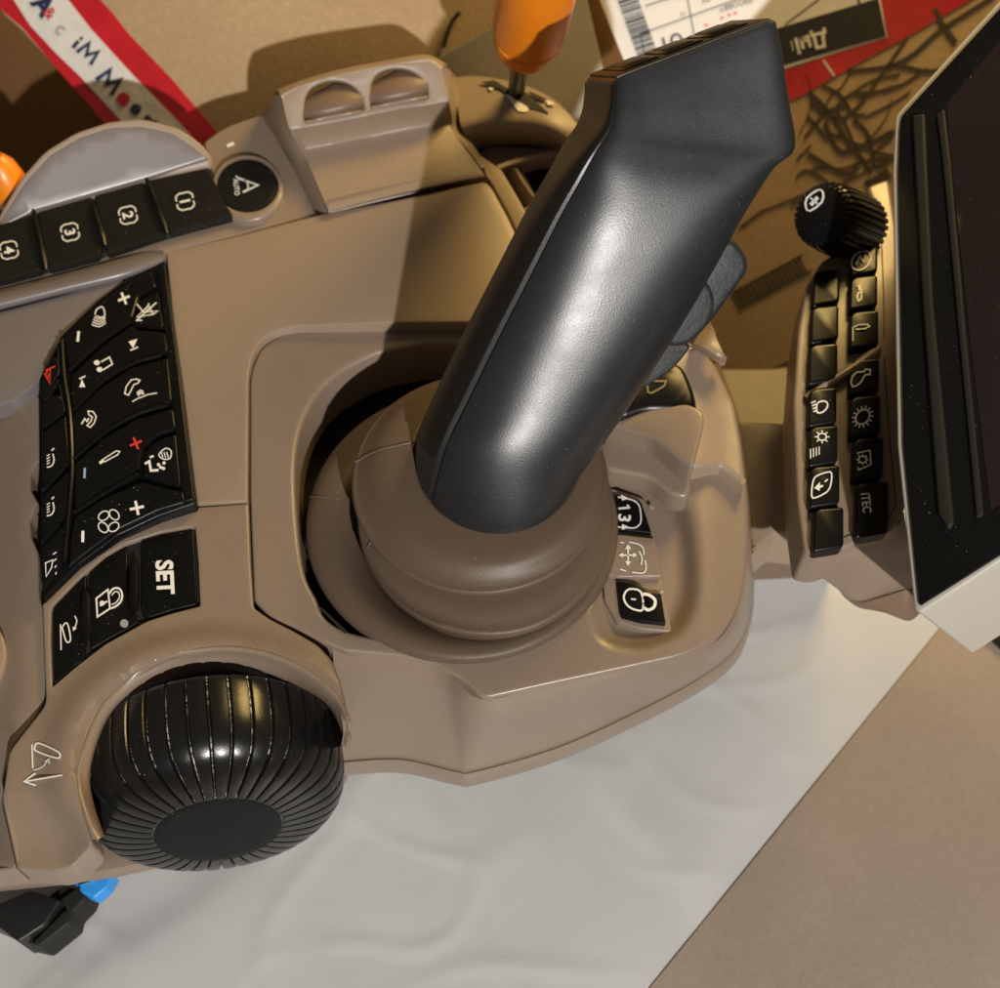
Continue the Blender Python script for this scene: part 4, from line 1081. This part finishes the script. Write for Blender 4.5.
def tM(cx, cy, s, rot, w):
    c_, s_ = math.cos(math.radians(rot)), math.sin(math.radians(rot))
    stroke(mb, [(cx+(x*c_-y*s_)*s, cy+(x*s_+y*c_)*s) for x, y in ((-.62, .5), (-.42, -.5), (0, .22), (.42, -.5), (.62, .5))], z2, w, 1, off=.03)
tM(89, 53, 15, 43, 4.0); stroke(mb, [(79, 41), (73, 48)], z2, 3.8, 1, off=.03); fill(mb, arc(81.5, 38.5, 2, n=8), z2, 1)
tM(110, 81, 17, 43, 4.6)
text(mb, 'e', 123.5, 99, 17, 43, z2, 2, sx=1.1, bold=.05); text(mb, 'e', 136, 109, 15, 43, z2, 1, sx=1.1, bold=.03); text(mb, 'st', 150, 122, 16, 43, z2, 1, bold=.03)
part('tape_band', mb, [M['tapew'], M['navy'], M['tape'], M['dim']], tp_, 'white tape band with dark blue and red letters')
mb = MB(); fill(mb, [(560, 150), (797, 67), (884, 36), (888, 33), (879, -4), (870, -60), (1060, -60), (967, 2), (905, 38), (860, 62), (805, 94), (650, 160)], z1, 0, .02)
stroke(mb, [(823, 60), (834, 76)], z1, 2.4, 1)
part('packing_tape', mb, [M['tape'], M['tapew']], box_, 'plain red tape beside the shipping label')
# label
mb = MB(); fill(mb, [(588, -30), (640, -70), (866, -80), (887, 37), (720, 88), (625, 112), (606, 50)], z2, 0, .02)
fill(mb, [(622, 76), (785, 26), (878, -2), (886, 36), (794, 62), (630, 110)], z3, 1, .02)
c_, s_ = math.cos(math.radians(-17)), math.sin(math.radians(-17))
random.seed(3)
# bar code: short bars stacked along the left of the label
t = 0
while t < 80:
    w_ = random.choice((.8, .8, 1.3, 2.0)); 
    x0, y0 = 613 + t*.31, -12 + t*.86
    if y0 < 56: stroke(mb, [(x0, y0), (x0+19, y0-6)], z2, w_, 1, off=.02)
    t += w_ + random.choice((1.0, 1.2, 1.8))
text(mb, '5047034811', 600, 14, 4.6, 72, z2, 1, sx=.8)
for a0, b0 in (((640, 34), (790, -20)), ((645, 6), (690, -9)), ((684, -20), (694, 34)), ((785, 24), (820, -2)), ((857, -3), (860, 4)), ((640, 34), (646, 60))): stroke(mb, [a0, b0], z2, .9, 1, off=.02)
text(mb, 'ДВООЯЯЭ', 736, 4, 5.5, 163, z2, 1, sx=.95)
text(mb, 'ЛУ', 706, 0, 5, 163, z2, 1); text(mb, '13', 683, 14, 4, 163, z2, 1)
text(mb, 'ОТ', 671, 42, 13, 163, z2, 1, bold=.02)
for q in ((706, 25), (729, 15), (735, 13), (722, 18)): fill(mb, arc(*q, 2.2, 1.2, n=8, rot=-20), z2, 3, .03)
text(mb, 'Дні', 811, 41, 15, 166, z3, 2, sx=1.0, bold=.03, off=.05)
stroke(mb, [(791, 41), (793, 51)], z3, 1, 2, off=.02)
part('shipping_label', mb, [M['label'], M['ink'], M['label'], M['red']], box_, 'white shipping label with a bar code and a black band lettered Дні')
# printed cable sketch
mb = MB()
Sk = [([(100, 320), (180, 400), (240, 500), (290, 560), (320, 600)], 6), ([(110, 360), (200, 420), (280, 370), (380, 230), (450, 130)], 5), ([(240, 250), (330, 240), (420, 230), (520, 250), (600, 230)], 4.5), ([(380, 240), (470, 190), (560, 110), (700, 20), (760, -20)], 6), ([(545, 30), (570, 80), (620, 150)], 8),
      ([(200, 370), (260, 330), (400, 310), (520, 240)], 3), ([(300, 410), (400, 360), (460, 320)], 2.2), ([(160, 430), (200, 520), (260, 530), (400, 460)], 6), ([(290, 560), (250, 610), (200, 600), (100, 540)], 6), ([(100, 410), (170, 490)], 4), ([(90, 480), (160, 400), (240, 370)], 4.5), ([(110, 510), (60, 560)], 2.5), ([(260, 420), (310, 470), (330, 560)], 5),
      ([(40, 720), (110, 690), (230, 640), (380, 560)], 1.8), ([(-60, 740), (20, 710), (90, 680)], 1.8), ([(400, 480), (330, 540), (345, 590), (400, 560)], 2.5), ([(380, 620), (300, 640)], 4), ([(150, 300), (210, 330), (260, 400), (300, 400)], 3.5), ([(60, 620), (100, 600), (170, 640)], 2.5), ([(-140, 800), (-60, 740)], 3)]
for pts, w_ in Sk: stroke(mb, TC(*pts), z1, w_*.62, 0, sm=5, off=.01)
random.seed(11)
for i in range(9):
    x0, y0 = random.uniform(60, 330), random.uniform(280, 620)
    a0 = random.uniform(-1.0, .5); pts = [(x0, y0)]
    for j in range(5):
        a0 += random.uniform(-.35, .35); x0 += 55*math.cos(a0); y0 += 55*math.sin(a0); pts.append((x0, y0))
    pts = [(x, y) for x, y in pts if x < 460 and 240 < y < 640]
    if len(pts) > 2: stroke(mb, TC(*pts), z1, random.choice((.8, 1.1, 1.6)), 0, sm=5, off=.013)
# ribbed hose
ha, hb = Vector((737, 301)), Vector((808, 263))
dd = (hb-ha).normalized(); nn_ = Vector((-dd.y, dd.x))
stroke(mb, [ha-nn_*10, hb-nn_*10], z1, 1.5, 0); stroke(mb, [ha+nn_*8, hb+nn_*8], z1, 1.5, 0)
for i in range(16):
    p = ha + dd*(i*5); stroke(mb, [p-nn_*10, p+nn_*8], z1, 1.5, 0)
for i in range(8):
    p = Vector(TC((300, 640))[0]) + Vector((3.0, -1.9))*i; stroke(mb, [p, (p.x+6, p.y+9)], z1, 1.0, 0)
part('printed_sketch', mb, M['inkb'], box_, 'black line drawing of cables printed on the cardboard')
# far cardboard panel at the left, behind the box; dark colour stands in for shade
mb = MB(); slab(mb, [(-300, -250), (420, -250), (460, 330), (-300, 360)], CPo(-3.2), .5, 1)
tag(mb.build('cardboard_sheet', M['cardd']), 'plain cardboard at the upper left, behind the taped box, coloured dark brown as shade', 'cardboard')
GP = CPo(.5)
mb = MB(); slab(mb, rnd([(438, 58, 1), (520, 12, 1), (578, -40, 1), (604, 72, 1), (612, 150), (500, 140)], 1), GP, .12, .6)
tag(mb.build('grey_sheet', M['gpaper']), 'folded grey sheet behind the orange lever, between console and label', 'sheet')
mb = MB(); q = cr([(444, 48), (447, 36), (452, 22), (460, 13)], 4); tube(mb, [CP.at(x, y, .12) for x, y in q], .06, 6)
tag(mb.build('cable_tie', M['gapd']), 'short thin black cable end on the cardboard left of the grey sheet', 'cable')

# =====================================================================  GROUND
def wrinkle(x, y):
    v = Vector((x*.11, y*.11, 1.3))
    h = .5*noise.noise(v) + .22*abs(noise.noise(v*2.3+Vector((3, 1, 0)))) + .06*noise.noise(v*6)
    for f, o_, w_ in ((.10, 5, 9), (.17, 11, 8), (.3, 17, 7)):
        q = noise.noise(Vector((x*f+o_, y*f*1.3+o_, .7)))
        h += .35*max(0, 1-abs(q)*w_)**2 * (.5+.5*noise.noise(Vector((x*.2, y*.2, o_))))
    return h*.55
mb = MB(); G = 300; xs = [-32+64*i/G for i in range(G+1)]; ys = [-22+50*i/G for i in range(G+1)]
vs = []
for y in ys:
    for x in xs:
        h = wrinkle(x, y)
        e = (x+3.4)*.678 - (y+3.7)*.735 + .25*math.sin(y*.7+x*.4)
        h += .4*math.exp(-(e/2.0)**2) if e > 0 else .4*math.exp(-(e/.8)**2)
        e = (x-3.5)*.9 + (y+5.5)*.45 + .3*math.sin(y*1.1)
        h += .22*math.exp(-(e/.25)**2)*sstep(-1, -5, y) if e < 0 else .22*math.exp(-(e/1.2)**2)*sstep(-1, -5, y)
        sb = (x-4.3)*.78 - (y+9.5)*.63
        h *= 1 - sstep(-1.6, -.1, sb); h += 0
        vs.append((x, y, h*.42 + .05))
fs = [(j*(G+1)+i, j*(G+1)+i+1, (j+1)*(G+1)+i+1, (j+1)*(G+1)+i) for j in range(G) for i in range(G)]
mb.add(vs, fs)
o = mb.build('paper_sheet', M['paper'], fix=False, angle=180); tag(o, kind='structure')
o.name = 'paper_ground'
mb = MB(); mb.add([(-400, -400, -.25), (400, -400, -.25), (400, 400, -.25), (-400, 400, -.25)], [(0, 1, 2, 3)])
tag(mb.build('floor', M['cardd'], fix=False), kind='structure')
mb = MB(); slab(mb, rnd([(941, 628), (652, 985), (560, 1110), (1400, 1110), (1400, 500), (1040, 500)], 3), .1, .05, .4)
tag(mb.build('beige_board', M['board']), 'flat beige-brown board with a straight edge lying on the white paper, lower right', 'board')
# =====================================================================  CABLE CONNECTOR
cc = thing('cable_connector', 'black plastic cable connector with a blue clip on the paper, bottom left', 'connector', P(40, 910, 0))
mb = MB()
slab(mb, rnd([(-30, 900), (0, 903), (30, 890), (60, 900), (44, 925), (18, 942), (0, 928), (-30, 915)], 3), 1.9, 1.4, 2)
part('connector_body', mb, M['conn'], cc)
mb = MB()
slab(mb, rnd([(28, 920), (52, 893), (64, 886), (88, 890), (84, 900), (72, 912), (70, 922), (40, 946), (18, 941)], 3), 1.5, 1.2, 2)
for a_, b_ in (((18, 940), (50, 905)), ((34, 944), (66, 912)), ((56, 905), (80, 888))): stroke(mb, [a_, b_], 1.5, 2.5, 0, off=.05, th=.1)
part('plug', mb, M['bar'], cc)
mb = MB(); slab(mb, rnd([(70, 878), (114, 874), (106, 888), (94, 898), (82, 893)], 2), 1.6, .6, 2)
part('clip', mb, M['bluep'], cc)

# =====================================================================  CAMERA, LIGHT
cam = bpy.data.cameras.new('camera'); co = bpy.data.objects.new('camera', cam); COL.objects.link(co)
cam.sensor_width = 36; cam.sensor_fit = 'HORIZONTAL'; cam.lens = 36*F/1000; cam.clip_start = .01; cam.clip_end = 100
co.location = CAM*S; co.rotation_euler = (TILT, 0, 0); scene.camera = co
cam.dof.use_dof = True; cam.dof.focus_distance = .297; cam.dof.aperture_fstop = 18
def lamp(name, kind, loc, tgt, e, col, size):
    l = bpy.data.lights.new(name, kind); l.energy = e; l.color = col
    if kind == 'AREA': l.size = size*S
    else: l.shadow_soft_size = size*S
    o = bpy.data.objects.new(name, l); COL.objects.link(o); o.location = Vector(loc)*S
    o.rotation_euler = (Vector(tgt)-Vector(loc)).to_track_quat('-Z', 'Y').to_euler(); return o
tgt = Vector((0, 0, 8))
Ld = (CAMX*.275 - CU*.44 + CB).normalized()
lamp('key_lamp', 'SPOT', tgt + Ld*110, tgt, 53, (1, .95, .895), 1.0).data.spot_size = math.radians(60)
lamp('warm_lamp', 'AREA', (18, 33, 33), (-2, 6, 8), 1.9, (1, .68, .24), 14)
wd = bpy.data.worlds.new('World'); scene.world = wd; wd.use_nodes = True
bg = wd.node_tree.nodes['Background']; bg.inputs[0].default_value = (1, .88, .7, 1); bg.inputs[1].default_value = .115
scene.view_settings.view_transform = 'Standard'; scene.view_settings.look = 'None'; scene.view_settings.exposure = 0; scene.view_settings.gamma = 1
for o in scene.objects:
    if '_org' in o: del o['_org']
